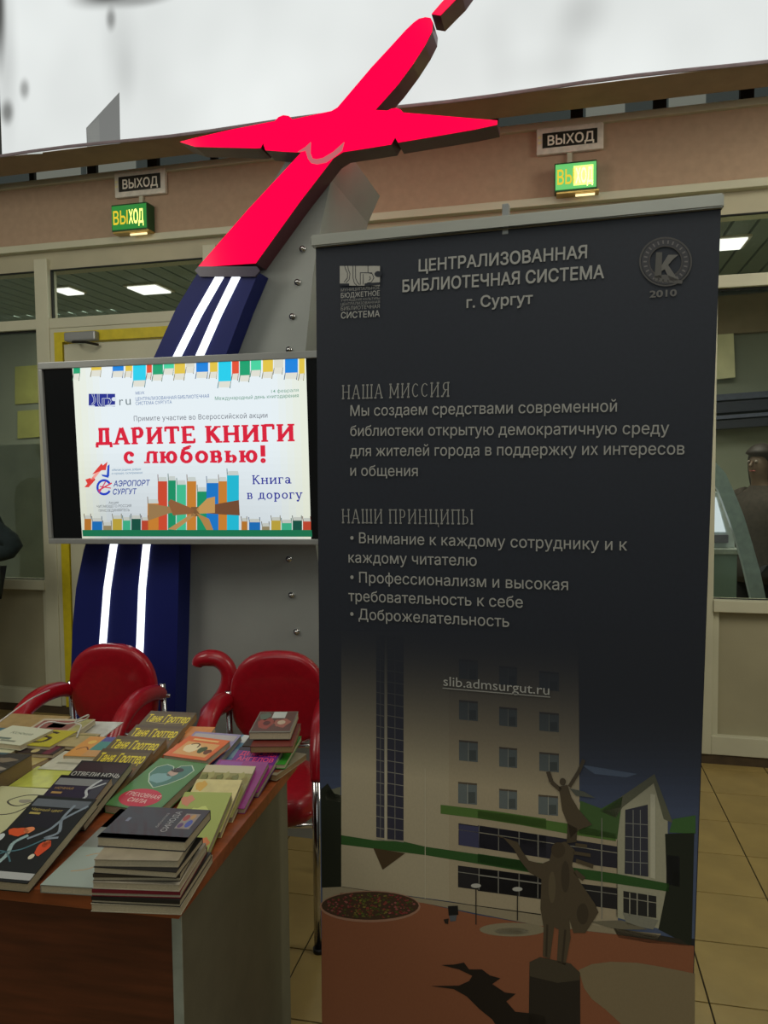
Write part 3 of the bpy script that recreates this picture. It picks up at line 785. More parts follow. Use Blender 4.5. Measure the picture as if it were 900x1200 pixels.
# aircraft: side walls, lit face, lit back
def Z6(*p): return [(x / 2.25 + 200, y / 2.25) for x, y in p]
air = Z6((72, 705), (205, 552), (345, 402), (300, 401), (250, 397), (244, 378), (238, 391), (225, 392), (65, 388), (25, 375), (60, 365), (160, 342), (262, 322), (275, 320), (285, 309), (298, 304), (312, 306), (322, 315),
         (425, 293), (440, 284), (480, 237), (530, 178), (580, 124), (620, 80), (640, 61), (655, 50), (672, 46), (686, 48), (692, 60), (690, 84), (672, 120), (640, 170), (600, 224), (570, 258), (540, 291),
         (572, 292), (582, 287), (595, 285), (607, 289), (614, 297), (720, 306), (862, 318), (861, 330), (800, 343), (690, 362), (600, 377), (592, 364), (582, 382), (520, 392), (455, 402), (430, 418), (340, 535), (225, 695))
A_ = pf(air)
M_side = mat('dark_red_side', (88, 40, 50), .35, .1, .05, 6)
for x_ in (0,):
    wall = extrude_outline(A_, FRY, .0)
    obj('aircraft_body', wall, M_side, mo)
M_lit = emit('red_light_panel', (1.0, .0, .05), 1.35); M_litb = emit('red_back_light', (1.0, .03, .03), 3.6)
def inset(P_, d):
    n = len(P_); out = []
    ar = sum(P_[i][0] * P_[(i + 1) % n][1] - P_[(i + 1) % n][0] * P_[i][1] for i in range(n)); sg = 1 if ar > 0 else -1
    for i in range(n):
        a, b, c = Vector(P_[i - 1]), Vector(P_[i]), Vector(P_[(i + 1) % n]); t = (c - a).normalized(); nn = Vector((-t.y, t.x)) * sg
        out.append(tuple(b + nn * d))
    return out
tag(obj('lit_face', extrude_outline(inset(A_, .001), FRY - .004, FRY - .0005), M_lit, mo), 'glowing red front of the aircraft')
tag(obj('lit_back', extrude_outline(inset(A_, .012), .003, .006), M_litb, mo), 'red lamp panel on the aircraft back')
wv = [(x / 5.625 + 320, y / 5.625 + 150) for x, y in ((165, 160), (215, 128), (250, 95), (247, 165), (262, 203), (290, 208), (330, 200), (400, 158), (470, 95), (455, 150), (400, 195), (350, 228), (290, 240), (252, 232), (232, 205), (215, 150))]
tag(obj('wave_inlay', extrude_outline(pf(wv, FRY - .005), FRY - .009, FRY - .0042), emit('rose_inlay_film', (.52, .12, .14), 1.0), mo), 'rose-grey wave line across the tail')
nose = Z6((688, 38), (712, 10), (735, -15), (775, -70), (800, -120), (810, -120), (800, -60), (768, -15), (745, 8), (712, 42))
N_ = pf(nose); obj('nose_spike_body', extrude_outline(N_, FRY, .0), M_side, mo)
tag(obj('lit_nose_spike', extrude_outline(inset(N_, .001), FRY - .004, FRY - .0005), M_lit, mo), 'glowing red nose spike')
cap_ = pf([(230, 318), (234, 313), (302, 313), (306, 318), (300, 325), (236, 325)])
obj('dark_joint', extrude_outline(cap_, FRY - .012, FRY + .0), mat('dark_violet_joint', (46, 34, 60), .3), mo)

# ------------------------------------------------------------------ television
TW, TH = 1.2446, .7153
tv = thing('television', 'large silver framed television showing a library slide, mounted before the monument', 'television', TVF.m)
f = bmesh.new(); bz = .021
box(f, -TW / 2, TW / 2, -.012, .03, TH / 2 - bz - .006, TH / 2, bev=.003); box(f, -TW / 2, TW / 2, -.012, .03, -TH / 2, -TH / 2 + bz, bev=.003)
box(f, -TW / 2, -TW / 2 + bz * .75, -.012, .03, -TH / 2 + bz, TH / 2 - bz - .006, bev=.003); box(f, TW / 2 - bz * .75, TW / 2, -.012, .03, -TH / 2 + bz, TH / 2 - bz - .006, bev=.003)
obj('bezel', f, M_silver, tv)
obj('screen', B(-TW / 2 + .014, TW / 2 - .014, 0, .01, -TH / 2 + .018, TH / 2 - .024), mat('black_screen_glass', (6, 7, 9), .15, 0, .02), tv)
obj('back_case', B(-TW / 2 + .02, TW / 2 - .02, .01, .045, -TH / 2 + .02, TH / 2 - .02, bev=.008), M_black, tv)
obj('wall_bracket', B(-.15, .15, .045, .075, -.12, .12), M_black, tv)
sl = Print(TVF, .0002)
c00 = TVF.px(84, 431); c10 = TVF.px(357.5, 419); c01 = TVF.px(97, 628.5); c11 = TVF.px(365.5, 629)
x0 = (c00[0] + c01[0]) / 2; x1 = (c10[0] + c11[0]) / 2; zt0 = TH / 2 - .024; zb0 = -TH / 2 + .018
nx, nz_ = 34, 26
for i in range(nx):
    for j in range(nz_):
        u, v = (i + .5) / nx, (j + .5) / nz_
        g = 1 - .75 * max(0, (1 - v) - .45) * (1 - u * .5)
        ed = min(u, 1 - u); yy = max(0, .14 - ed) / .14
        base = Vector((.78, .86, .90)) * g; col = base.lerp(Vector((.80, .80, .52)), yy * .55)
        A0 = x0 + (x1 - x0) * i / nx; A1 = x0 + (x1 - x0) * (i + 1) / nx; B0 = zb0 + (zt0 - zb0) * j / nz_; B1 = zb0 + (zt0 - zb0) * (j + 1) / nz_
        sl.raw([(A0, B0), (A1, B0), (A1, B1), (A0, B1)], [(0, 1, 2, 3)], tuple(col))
CY = dict(g=(20, 160, 110), l=(70, 210, 160), y=(225, 195, 70), b=(20, 130, 220), c=(30, 205, 235), r=(225, 80, 50), p=(214, 214, 200), d=(14, 96, 78), t=(176, 160, 120), o=(220, 140, 50), v=(30, 60, 190))
sl.L = 1
top = [(86, 94, 438, 'g'), (107, 119, 434, 'y'), (132, 145, 435, 'b'), (147, 155, 435, 'y'), (156, 171, 446, 'c'), (172, 178, 437, 'r'), (179, 191, 439, 'g'), (192, 204, 432, 'l'), (204.5, 217, 438, 'y'), (218, 228, 430, 'p'), (230, 244, 436, 'b'),
       (246, 255, 436, 'y'), (256, 271, 447, 'c'), (272, 280, 438, 'r'), (281, 293, 440, 'g'), (294, 306, 434, 'l'), (308, 320, 436, 'y'), (321, 332, 431, 'p'), (334, 349, 437, 'b'), (350.5, 357, 438, 'y')]
for a, b, y, c in top:
    yt = 431 - (a - 84) * .044 + .3
    ytb = 431 - (b - 84) * .044 + .3
    sl.P([(a, yt), (b, ytb), (b, y - .5), (a, y)], CY[c])
    q = (b - a) * .12; pc = tuple(int(v * .25 + 232 * .75) for v in CY[c])
    sl.P([(a, y), (b, y - .5), (b - q, y + 7), (a + q * .4, y + 7)], (222, 222, 210))
    sl.PL([(a + .4, y), (a - 1, y + 8)], .9, tuple(v * .55 for v in CY[c])); sl.PL([(b - .4, y - .4), (b - 1.5, y + 8)], .9, tuple(v * .55 for v in CY[c]))
bot = [(99, 107, 608, 'o'), (108, 120, 611, 'b'), (121, 131, 616, 't'), (132, 143, 608, 'y'), (144, 153, 610, 'l'), (154, 165, 608, 'd'), (166, 174, 610, 'r'), (283, 290, 611, 'o'), (292, 305, 612, 'b'), (307, 316, 617, 't'), (318, 329, 610, 'y'), (330, 342, 613, 'l'), (343, 354, 610, 'd'), (355, 364.5, 611, 'r')]
for a, b, y, c in bot:
    sl.P([(a, y), (b, y), (b, 623), (a, 623)], tuple(v * .8 for v in CY[c])); sl.P([(a, y), (b, y), (b - 1, y - 4), (a + 1, y - 4)], (190, 194, 186))
    sl.PL([(a + .4, y), (a - .5, y - 6)], .8, tuple(v * .4 for v in CY[c])); sl.PL([(b - .4, y), (b - .8, y - 6)], .8, tuple(v * .4 for v in CY[c]))
mid = [(173, 186, 590, 'o'), (185, 196, 564, 'r'), (197, 206, 563, 'g'), (207, 218, 568, 'l'), (219, 230, 564, 'o'), (231, 242, 576, 'g'), (242, 256, 566, 'b'), (256, 266, 564, 'o'), (266, 280, 557, 'c')]
for a, b, y, c in mid:
    sl.P([(a, y), (b, y), (b, 623), (a, 623)], tuple(v * .88 for v in CY[c])); sl.P([(a, y), (b, y), (b - 1, y - 5), (a + 1.5, y - 5)], (196, 204, 200))
    sl.PL([(a + .4, y), (a, y - 8)], .8, tuple(v * .45 for v in CY[c]))
sl.L = 2
sl.P([(96.5, 621), (365.3, 621), (366, 629), (97.2, 628.5)], (18, 110, 74))
sl.P([(174, 590), (200, 594), (222, 597), (222, 603), (200, 601), (174, 610)], (150, 118, 76))
sl.P([(235, 594), (280, 586), (281, 604), (262, 603), (236, 601)], (112, 72, 46))
sl.L = 3
sl.P([(228, 597), (200, 585), (197, 589), (203, 604), (226, 602)], (138, 92, 56)); sl.P([(230, 597), (243, 584), (252, 582), (252, 601), (234, 602)], (190, 146, 84))
sl.P([(226, 601), (197, 620), (206, 621), (230, 603)], (176, 136, 84)); sl.P([(230, 601), (245, 608), (250, 621), (242, 621), (236, 610)], (170, 128, 72))
sl.P([(224, 594), (233, 594), (234, 605), (224, 605)], (120, 84, 50))
sl.L = 1
RED = (214, 26, 56)
sl.slab('ДАРИТЕ КНИГИ', (112, 521.5), (346.5, 517), 19.3, RED, .27, .085)
sl.slab('с любовью!', (144, 543), (313, 541.5), 19.0, RED, .26, .085)
sl.slab('Книга', (295, 567.5), (342, 566.5), 10.5, (44, 50, 150), .16, .08)
sl.slab('в дорогу', (289, 585), (355, 584.5), 10.5, (44, 50, 150), .16, .08)
G5 = (96, 100, 112)
sl.PT('Примите участие во Всероссийской акции', (157, 493.5), (313.5, 489.5), 6, G5, .0, 0, 1.05)
BL = (60, 100, 160)
sl.PT('МБУК', (159, 462.5), (169.5, 462), 3.6, BL); sl.PT('ЦЕНТРАЛИЗОВАННАЯ БИБЛИОТЕЧНАЯ', (159, 469.5), (245, 466), 4, BL); sl.PT('СИСТЕМА СУРГУТА', (159, 474.6), (201.5, 473), 3.8, BL)
sl.PT('14 февраля', (318, 460.5), (350, 459), 4, (110, 160, 140)); sl.PT('Международный день книгодарения', (252, 469), (350, 465.5), 4.3, (70, 140, 110))
sl.PT('r', (140, 475), (144.5, 475), 11, (110, 124, 130)); sl.PT('u', (147.5, 474.5), (153.5, 474.3), 11, (110, 124, 130))
sl.PT('АЭРОПОРТ', (133, 570), (175, 569), 6.6, (30, 60, 150), .02, .22); sl.PT('СУРГУТ', (132, 579.5), (159.5, 579), 6.6, (30, 60, 150), .02, .22)
sl.PT('Акция', (127.5, 590.5), (139, 590), 2.8, (80, 84, 92)); sl.PT('ЧИТАЮЩЕГО РОССИЯ', (113.5, 595), (154, 594), 3, (80, 84, 92)); sl.PT('ПРИСОЕДИНЯЙТЕСЬ', (116, 600), (152, 599), 3, (80, 84, 92))
sl.PT('«Малая родина, добрая', (131, 552), (165, 551), 2.6, (70, 120, 160), 0, .2); sl.PT('и хорошая, гостеприимная', (131, 556), (167, 555), 2.6, (70, 120, 160), 0, .2)
# library logo: blue block, white curls
def logo(p_, X, Y, W_, H_, fg, bgc):
    p_.P([(X, Y), (X + W_, Y), (X + W_, Y + H_), (X, Y + H_)], fg)
    L0 = p_.L; p_.L = L0 + 1
    k = W_ / 47.
    curl = lambda pts, wd: p_.PL([(X + a * k, Y + b * k) for a, b in pts], wd * k, bgc)
    curl([(5, -3), (6.5, 3), (9, 8), (9, 14), (5, 19)], .8); curl([(9, -3), (10, 4), (12, 9), (11, 16), (7, 20)], .8)
    curl([(15.5, 0), (15.5, 14), (17, 20), (20, 23)], .8); curl([(18.5, 0), (18.5, 14), (20.5, 19), (23, 22)], .8)
    curl([(24, 22), (24, 8), (38, 8)], .8); curl([(27.5, 22), (27.5, 9.5)], .8)
    curl([(33, -4), (33, 8), (38, 9), (40, 14), (37, 19), (32, 20)], .8); curl([(35, 12), (36, 15), (34, 17)], .8)
    curl([(0, 21.8), (11, 21.8)], 2.6); curl([(29, 22), (47, 20.5)], 3.2)
    c = [(X + 45 * k, Y + 10 * k)]
    p_.ell(X + 45 * k, Y + 9.5 * k, 4.4 * k, 3.6 * k, bgc, 14)
    p_.L = L0
logo(sl, 104, 461.5, 31, 15, (26, 40, 140), (214, 224, 234))
# airport mark: blue ring with red shards
sl.ell(122, 571, 9, 9.5, (30, 60, 190), 20, 30, 330, .72)
for q in ([(99, 571), (109, 559), (112, 562), (104, 571)], [(108, 556), (119, 543), (123, 549), (116, 553)], [(100, 562), (106, 560), (109, 566), (103, 568)], [(114, 551), (126, 541), (124, 551)]): sl.P(q, (216, 60, 54))
sl.P([(112, 554), (118, 552), (110, 562), (106, 562)], (240, 160, 150)); sl.P([(126, 546), (128.5, 544), (128, 558), (125, 558)], (30, 70, 190)); sl.P([(119, 556), (128, 557), (127, 560), (120, 558)], (30, 70, 190))
sl.L = 2; sl.PL([(115, 575), (131, 566)], 1.6, (214, 50, 70)); sl.PL([(116, 578), (124, 564)], 1.4, (200, 60, 110)); sl.PL([(117, 570), (130, 572)], 1.2, (214, 60, 80))
sl.build('slide', print_mat('television_picture', .3, 1.0), tv)

# ------------------------------------------------------------------ roll-up banner
ban = thing('rollup_banner', 'tall navy roll-up banner of a library with printed building photo at the bottom', 'banner', BAN.m)
tl = BAN.px(370, 290); tr = BAN.px(845, 243); bl_ = BAN.px(377, 1175); br_ = BAN.px(812, 1175)
zb = .10
kx = lambda A, Bq, z: A[0] + (Bq[0] - A[0]) * (z - A[1]) / (Bq[1] - A[1])
bL = kx(tl, bl_, zb); bR = kx(tr, br_, zb)
NAVY = (35, 40, 52)
bm = bmesh.new(); rows = 24
ring = []
for i in range(rows + 1):
    t = i / rows; zl = zb + (tl[1] - zb) * t; zr = zb + (tr[1] - zb) * t
    l = kx(tl, bl_, zl); r_ = kx(tr, br_, zr); ring.append([bm.verts.new((l + (r_ - l) * j / 8, 0, zl + (zr - zl) * j / 8)) for j in range(9)])
for i in range(rows):
    for j in range(8): bm.faces.new((ring[i][j], ring[i][j + 1], ring[i + 1][j + 1], ring[i + 1][j]))
cs = obj('canvas', bm, mat('navy_banner_vinyl', NAVY, .55, 0, .04, 120, .03), ban); so = cs.modifiers.new('thick', 'SOLIDIFY'); so.thickness = .0008; so.offset = 1 if True else -1
# make sure front stays at y = 0: push canvas back slightly
cs.location.y = .0012
f = bmesh.new(); R0 = BAN.px(366, 284); R1 = BAN.px(848, 236)
v = Vector((R1[0] - R0[0], 0, R1[1] - R0[1])); hh = .0135
for sgn in (1,):
    vs = [f.verts.new((R0[0], y, R0[1] + s * hh)) for y in (-.012, .012) for s in (-1, 1)] + [f.verts.new((R1[0], y, R1[1] + s * hh)) for y in (-.012, .012) for s in (-1, 1)]
    for q in ((0, 1, 3, 2), (4, 5, 7, 6), (0, 1, 5, 4), (2, 3, 7, 6), (0, 2, 6, 4), (1, 3, 7, 5)): f.faces.new([vs[i] for i in q])
    bmesh.ops.bevel(f, geom=f.edges[:], offset=.003, segments=2, affect='EDGES')
obj('top_rail', f, mat('silver_rail', (176, 178, 170), .4, .2, .03, 9), ban)
pc = BAN.px(592, 258); obj('rail_clip', B(pc[0] - .007, pc[0] + .007, .0, .02, pc[1] - .03, pc[1] + .035, bev=.002), M_silver, ban)
obj('support_pole', tube(bmesh.new(), [(pc[0], .03, .08), (pc[0], .03, pc[1] - .01)], .008, 10), M_silver, ban)
f = bmesh.new(); box(f, bL - .02, bR + .02, -.05, .07, .015, .1, bev=.02); obj('base_cassette', f, M_silver, ban)
for u in (bL + .12, bR - .12): obj('foot', B(u - .02, u + .02, -.16, .18, 0, .018, bev=.005), M_silver, ban)
_, zf0 = BAN.px(590, 925); _, zf1 = BAN.px(590, 738)
pb = Print(BAN, .00022)
P = pb.P
def A1(*p): return [(x / 1.698 + 370, y / 1.698 + 740) for x, y in p]
def A5(*p): return [(x / 3.3333 + 370, y / 3.3333 + 840) for x, y in p]
def A6(*p): return [(x / 3.214 + 560, y / 3.214 + 840) for x, y in p]
LX = 376; RX = 816; YB = 1300
def edgeR(y): return kx_px(y)
def xr(y):  # right edge pixel
    return 845 + (812 - 845) * (y - 243) / (1175 - 243)
def xl(y): return 370 + 7 * (y - 290) / 885
# sky bands (printed), darker towards the top
sky = [(738, (38, 44, 58)), (800, (44, 50, 64)), (860, (58, 66, 84)), (920, (74, 86, 116)), (1000, (88, 102, 136)), (1100, (90, 106, 140))]
for (y0, c0_), (y1, c1_) in zip(sky, sky[1:]):
    for k in range(6):
        ya, yb = y0 + (y1 - y0) * k / 6, y0 + (y1 - y0) * (k + 1) / 6; c = tuple(c0_[i] + (c1_[i] - c0_[i]) * k / 6 for i in range(3))
        P([(xl(ya), ya), (xr(ya) - 1, ya), (xr(yb) - 1, yb), (xl(yb), yb)], c)
pb.L = 1
WALLC = (196, 184, 156)
P([(400, 740), (526, 740), (526, 1056), (400, 1039)], WALLC); P([(526, 740), (656, 740), (678, 740), (679, 940), (724, 985), (724, 1090), (640, 1074), (526, 1056)], (190, 176, 148))
P([(376, 925), (384, 918), (392, 930), (400, 932), (400, 1041), (377, 1040)], (30, 36, 24)); P([(381, 927), (399, 922), (399, 940), (382, 937)], (120, 122, 104))
pb.L = 2; P([(656, 738), (677, 738), (678, 944), (656, 940)], (184, 172, 148)); pb.L = 1
P(A6((390, 180), (450, 190), (600, 215), (560, 228), (440, 215)), (104, 122, 154))
# right wing
P(A6((525, 325), (540, 300), (640, 240), (665, 218), (690, 300), (715, 380), (715, 700), (690, 800), (520, 755)), (186, 184, 160))
pb.L = 2
P(A6((385, 315), (465, 345), (545, 300), (525, 460), (380, 440)), (76, 110, 60)); P(A6((460, 355), (665, 215), (735, 400), (700, 385), (662, 250), (545, 340), (520, 380)), (108, 110, 92))
P(A6((735, 385), (820, 370), (820, 440), (720, 435)), (72, 116, 62)); P(A6((705, 440), (815, 437), (805, 865), (680, 800), (712, 640)), (34, 42, 32))
P(A6((555, 350), (640, 330), (642, 602), (553, 590)), (62, 64, 78))
for yy in (400, 450, 500, 545):
    pb.L = 3; pb.PL(A6((555, yy), (640, yy + 6)), .9, (150, 152, 148)); pb.L = 2
pb.L = 3
for xx in (585, 612): pb.PL(A6((xx, 350), (xx, 596)), .8, (150, 152, 148))
P(A6((650, 290), (668, 292), (668, 610), (650, 605)), (214, 212, 190))
pb.L = 2
P(A6((710, 520), (760, 525), (760, 640), (710, 630)), (40, 42, 46))
# green bands
P(A5((488, 343), (700, 368), (900, 398), (900, 436), (700, 404), (488, 378)), (92, 130, 60)); P(A6((0, 352), (150, 372), (340, 402), (520, 440), (520, 468), (340, 440), (150, 405), (0, 382)), (92, 130, 60))
P(A5((100, 462), (230, 482), (345, 487), (430, 507), (900, 575), (900, 618), (430, 540), (100, 498)), (52, 98, 44)); P(A6((0, 515), (200, 545), (520, 590), (720, 628), (720, 658), (520, 628), (200, 582), (0, 548)), (52, 98, 44))
# long window strips
WIN = (44, 44, 58)
P(A5((558, 415), (900, 465), (900, 548), (558, 500)), WIN); P(A6((0, 408), (340, 460), (525, 488), (525, 570), (340, 545), (0, 492)), WIN)
P(A5((556, 580), (900, 625), (900, 712), (556, 665)), (34, 34, 40)); P(A6((0, 570), (340, 622), (525, 645), (525, 725), (340, 700), (0, 655)), (34, 34, 40))
pb.L = 3
P(A5((560, 420), (640, 430), (640, 512), (560, 500)), (70, 72, 108))
for (x, y) in ((638, 425), (715, 437), (795, 450), (868, 460)): pb.PL(A5((x, y), (x, y + 82)), .9, (150, 148, 140))
for (x, y) in ((638, 590), (713, 600), (795, 612), (868, 622)): pb.PL(A5((x, y), (x, y + 85)), .9, (150, 148, 140))
for (x, y) in ((78, 418), (155, 430), (228, 443), (465, 480)): pb.PL(A6((x, y), (x, y + 84)), .9, (150, 148, 140))
for (x, y) in ((78, 580), (155, 592), (465, 637)): pb.PL(A6((x, y), (x, y + 84)), .9, (150, 148, 140))
pb.PL(A5((558, 440), (900, 490)), .8, (170, 166, 150)); pb.PL(A6((0, 434), (525, 512)), .8, (170, 166, 150)); pb.PL(A5((556, 605), (900, 652)), .8, (150, 148, 140)); pb.PL(A6((0, 596), (525, 668)), .8, (150, 148, 140))
# stair window column
pb.L = 2
P([(441, 744), (450.5, 744), (450.5, 982), (441, 981)], (66, 66, 80)); P([(454, 744), (473, 744), (473, 985), (454, 983)], (56, 56, 74))
pb.L = 3
for k in range(19):
    y = 746 + k * 13.2; pb.PL([(441, y - 1), (451, y + 1)], .9, (152, 150, 142)); pb.PL([(454, y), (473, y + 3)], .9, (152, 150, 142))
pb.PL([(446, 744), (446, 982)], .8, (140, 138, 130)); pb.PL([(463, 744), (463, 984)], .8, (140, 138, 130)); pb.PL([(452, 744), (452, 984)], 2.2, (206, 200, 180))
P(A5((225, 512), (350, 532), (262, 597)), (82, 64, 40)); pb.PL(A5((428, 200), (428, 712)), .8, (214, 206, 180)); pb.PL(A5((105, 665), (430, 712), (880, 772)), 1.4, (42, 36, 26))
# small windows
for cols in (((538, 867, 560, 893), (585, 875, 606, 900), (632, 881, 655, 905)), ((537, 916, 559, 943), (585, 924, 606, 949), (631, 931, 654, 956)), ((538, 820, 560, 845), (585, 828, 606, 852), (632, 834, 655, 858)), ((538, 772, 560, 797), (585, 780, 606, 804), (632, 786, 655, 810))):
    for a_, b_, c_, d_2 in cols:
        pb.L = 2; P([(a_, b_), (c_, b_ + 2), (c_, d_2), (a_, d_2 - 2)], (112, 122, 124)); pb.L = 3
        P([(a_, b_), (c_, b_ + 2), (c_, b_ + 4), (a_, b_ + 2)], (96, 84, 70)); pb.PL([((a_ + c_) / 2, b_ + 2), ((a_ + c_) / 2, d_2)], .9, (168, 170, 160)); P([((a_ + c_) / 2 + 1, b_ + 12), (c_ - 2, b_ + 12), (c_ - 2, d_2 - 2), ((a_ + c_) / 2 + 1, d_2 - 2)], (84, 92, 92))
pb.L = 3
P(A6((548, 655), (672, 675), (672, 757), (548, 738)), (40, 42, 44))
pb.L = 4
for x in (572, 600, 640): pb.PL(A6((x, 662), (x, 750)), 1.2, (178, 176, 160))
pb.PL(A6((548, 680), (672, 700)), .9, (178, 176, 160))
# ground
pb.L = 4
ORA = (160, 100, 70)
P([(377, 1062), (400, 1046), (440, 1050), (497, 1058), (560, 1072), (630, 1084), (724, 1095), (813, 1108), (xr(1110) - 1, 1110), (xr(1350) - 1, 1350), (378, 1350)], ORA)
P([(378, 1040), (400, 1039), (526, 1057), (640, 1073), (724, 1089), (775, 1094), (770, 1100), (630, 1084), (497, 1058), (440, 1050), (400, 1048), (378, 1062)], (170, 158, 132))
P(A6((510, 795), (620, 810), (760, 835), (800, 862), (640, 850), (530, 830)), (54, 50, 42)); P(A6((420, 770), (540, 765), (640, 800), (520, 800)), (130, 124, 104)); P(A6((545, 735), (680, 765), (660, 800), (560, 780)), (150, 150, 136))
pb.L = 5
P(A6((380, 952), (430, 930), (500, 921), (600, 925), (700, 942), (818, 966), (815, 1480), (600, 1400), (545, 1160), (480, 1100), (430, 1062), (400, 1020)), (150, 134, 104))
pb.ell(601, 1089, 39, 8, (160, 150, 124), 24); pb.ell(600, 1091, 20, 4, (176, 168, 146), 20)
# flower bed with lamps and bin
pb.ell(434, 1062, 59, 18.5, (186, 140, 116), 30); pb.L = 6
pb.ell(434, 1061, 57, 16.5, (78, 56, 40), 30); pb.L = 7
rr_ = random.Random(3)
for _ in range(300):
    t = rr_.uniform(0, 6.283); q = math.sqrt(rr_.random()) * .94; x = 434 + 56 * q * math.cos(t); y = 1061 + 15.5 * q * math.sin(t); s_2 = rr_.uniform(.9, 2.4)
    reds = abs(x - 434) > 22
    c = rr_.choice([(150, 60, 60), (128, 44, 48), (170, 96, 92), (84, 92, 40)] if reds else [(110, 118, 48), (140, 130, 60), (84, 96, 40), (150, 70, 60)])
    P([(x, y - s_2 * .6), (x + s_2, y), (x, y + s_2 * .6), (x - s_2, y)], c)
P(A5((517, 738), (556, 736), (558, 772), (520, 775)), (14, 16, 20)); P(A5((522, 775), (552, 773), (548, 796), (526, 798)), (98, 104, 112)); P(A5((500, 790), (520, 786), (518, 808), (506, 806)), (40, 30, 26))
for x, y0, y1 in ((558, 1040, 1083), (606.5, 1044, 1078)): pb.PL([(x, y0), (x, y1)], 1.3, (48, 44, 40)); pb.ell(x, y0 - 2.5, 6, 2.6, (206, 206, 200), 14)
pb.PL(A6((467, 380), (467, 760)), .9, (150, 150, 140))
# shadow of the statue and the statue (printed)
P(A5((450, 1050), (560, 1048), (600, 1030), (612, 1010), (560, 985), (490, 968), (540, 966), (580, 958), (600, 985), (650, 985), (680, 1008), (722, 1020), (690, 1042), (740, 1075), (782, 1080), (745, 1110), (780, 1150), (860, 1158), (900, 1170), (900, 1290), (760, 1290), (690, 1180), (640, 1140), (590, 1090), (540, 1062)), (30, 22, 18))
BR = (92, 80, 62)
P(A6((195, 922), (235, 903), (350, 928), (385, 962), (388, 1500), (188, 1500)), (46, 40, 34)); pb.L = 8
P(A6((195, 922), (235, 903), (350, 928), (385, 962), (384, 990), (300, 1000), (196, 975)), (78, 70, 56))
P(A6((240, 610), (195, 585), (160, 540), (135, 495), (95, 452), (150, 470), (165, 500), (192, 540), (240, 552), (270, 540), (285, 480), (330, 468), (365, 500), (355, 560), (385, 620), (440, 700), (455, 735), (405, 812), (360, 812), (345, 760), (350, 830), (330, 935), (298, 920), (305, 800), (288, 790), (272, 910), (245, 900), (248, 790), (236, 720)), BR)
P(A6((305, 262), (338, 255), (352, 300), (378, 345), (430, 405), (380, 425), (350, 455), (338, 400), (318, 350)), BR)
P(A6((338, 400), (375, 420), (372, 470), (335, 475)), (80, 70, 54))
for pts_, wd in (((( 265, 205), (278, 245), (312, 275)), 5), (((400, 160), (380, 205), (345, 262)), 4), (((368, 480), (412, 486)), 4), (((360, 510), (425, 520)), 4), (((370, 540), (435, 562)), 5), (((365, 580), (400, 610)), 6), (((95, 452), (75, 448)), 1.6)):
    pb.PL(A6(*pts_), wd, BR)
P(A6((345, 268), (400, 280), (442, 304), (370, 296)), (100, 104, 96))
pb.L = 9
for (x, y, rx, ry, c) in ((320, 243, 12, 14, BR), (303, 500, 26, 30, (78, 66, 50)), (330, 600, 16, 60, (74, 64, 50)), (395, 740, 22, 40, (72, 62, 48)), (280, 640, 14, 60, (108, 96, 74))):
    pb.ell(x / 3.214 + 560, y / 3.214 + 840, rx / 3.214, ry / 3.214, c, 16)
pb.PL(A6((262, 780), (258, 900)), 2.2, (66, 56, 44)); pb.PL(A6((330, 800), (318, 925)), 2.2, (66, 56, 44))
pb.build('printed_photo', print_mat('banner_photo_print', .6, 0, (zf0, zf1, lin(NAVY)), 0, .95), ban)
# lettering
pt = Print(BAN, .00022); pt.L = 11; TXT = (188, 188, 184)
for s_, A, Bq, h, off in (
    ('ЦЕНТРАЛИЗОВАННАЯ', (491, 318.5), (688, 302.5), 14, .022), ('БИБЛИОТЕЧНАЯ СИСТЕМА', (472, 342.5), (708, 326), 14, .022), ('г. Сургут', (547, 361), (624.5, 356), 13, .02),
    ('Мы создаем средствами современной', (411, 487.5), (723, 482.5), 12.5, .004), ('библиотеки открытую демократичную среду', (411, 511), (784, 508.5), 12.5, .004), ('для жителей города в поддержку их интересов', (411, 534.5), (802, 532.5), 12.5, .004), ('и общения', (411, 557.5), (490, 558), 12.5, .004),
    ('• Внимание к каждому сотруднику и к', (411, 636), (735, 645), 12.5, .004), ('каждому читателю', (409, 659), (559, 663), 12.5, .004), ('• Профессионализм и высокая', (411, 682), (666, 691.5), 12.5, .004), ('требовательность к себе', (409, 704), (613, 712), 12.5, .004), ('• Доброжелательность', (411, 725), (597, 734.5), 12.5, .004),
    ('МУНИЦИПАЛЬНОЕ', (400, 342), (445.5, 339), 3.6, .0), ('БЮДЖЕТНОЕ', (400, 349.5), (445.5, 346.5), 5.8, .01), ('УЧРЕЖДЕНИЕ КУЛЬТУРЫ', (400, 353.8), (445.5, 351.2), 2.8, .0), ('ЦЕНТРАЛИЗОВАННАЯ', (400, 358.5), (445.5, 355.5), 3.2, .0), ('БИБЛИОТЕЧНАЯ', (400, 364.2), (445.5, 361.2), 4.4, .006), ('СИСТЕМА', (400, 373.5), (445.5, 371.3), 7.4, .012), ('slib.admsurgut.ru', (520, 803), (644, 814), 11.5, .002)):
    pt.PT(s_, A, Bq, h, TXT if h > 5 else (160, 160, 156), off)
pt.slab('НАША МИССИЯ', (400, 468), (528, 465), 16.5, (178, 178, 174), .075, .05); pt.slab('НАШИ ПРИНЦИПЫ', (400, 613), (555.5, 614.5), 16.5, (178, 178, 174), .075, .05)
pt.PL([(519, 806), (645, 816.5)], 1.1, (170, 170, 166))
logo(pt, 398.7, 312, 47, 23, (196, 194, 186), NAVY)
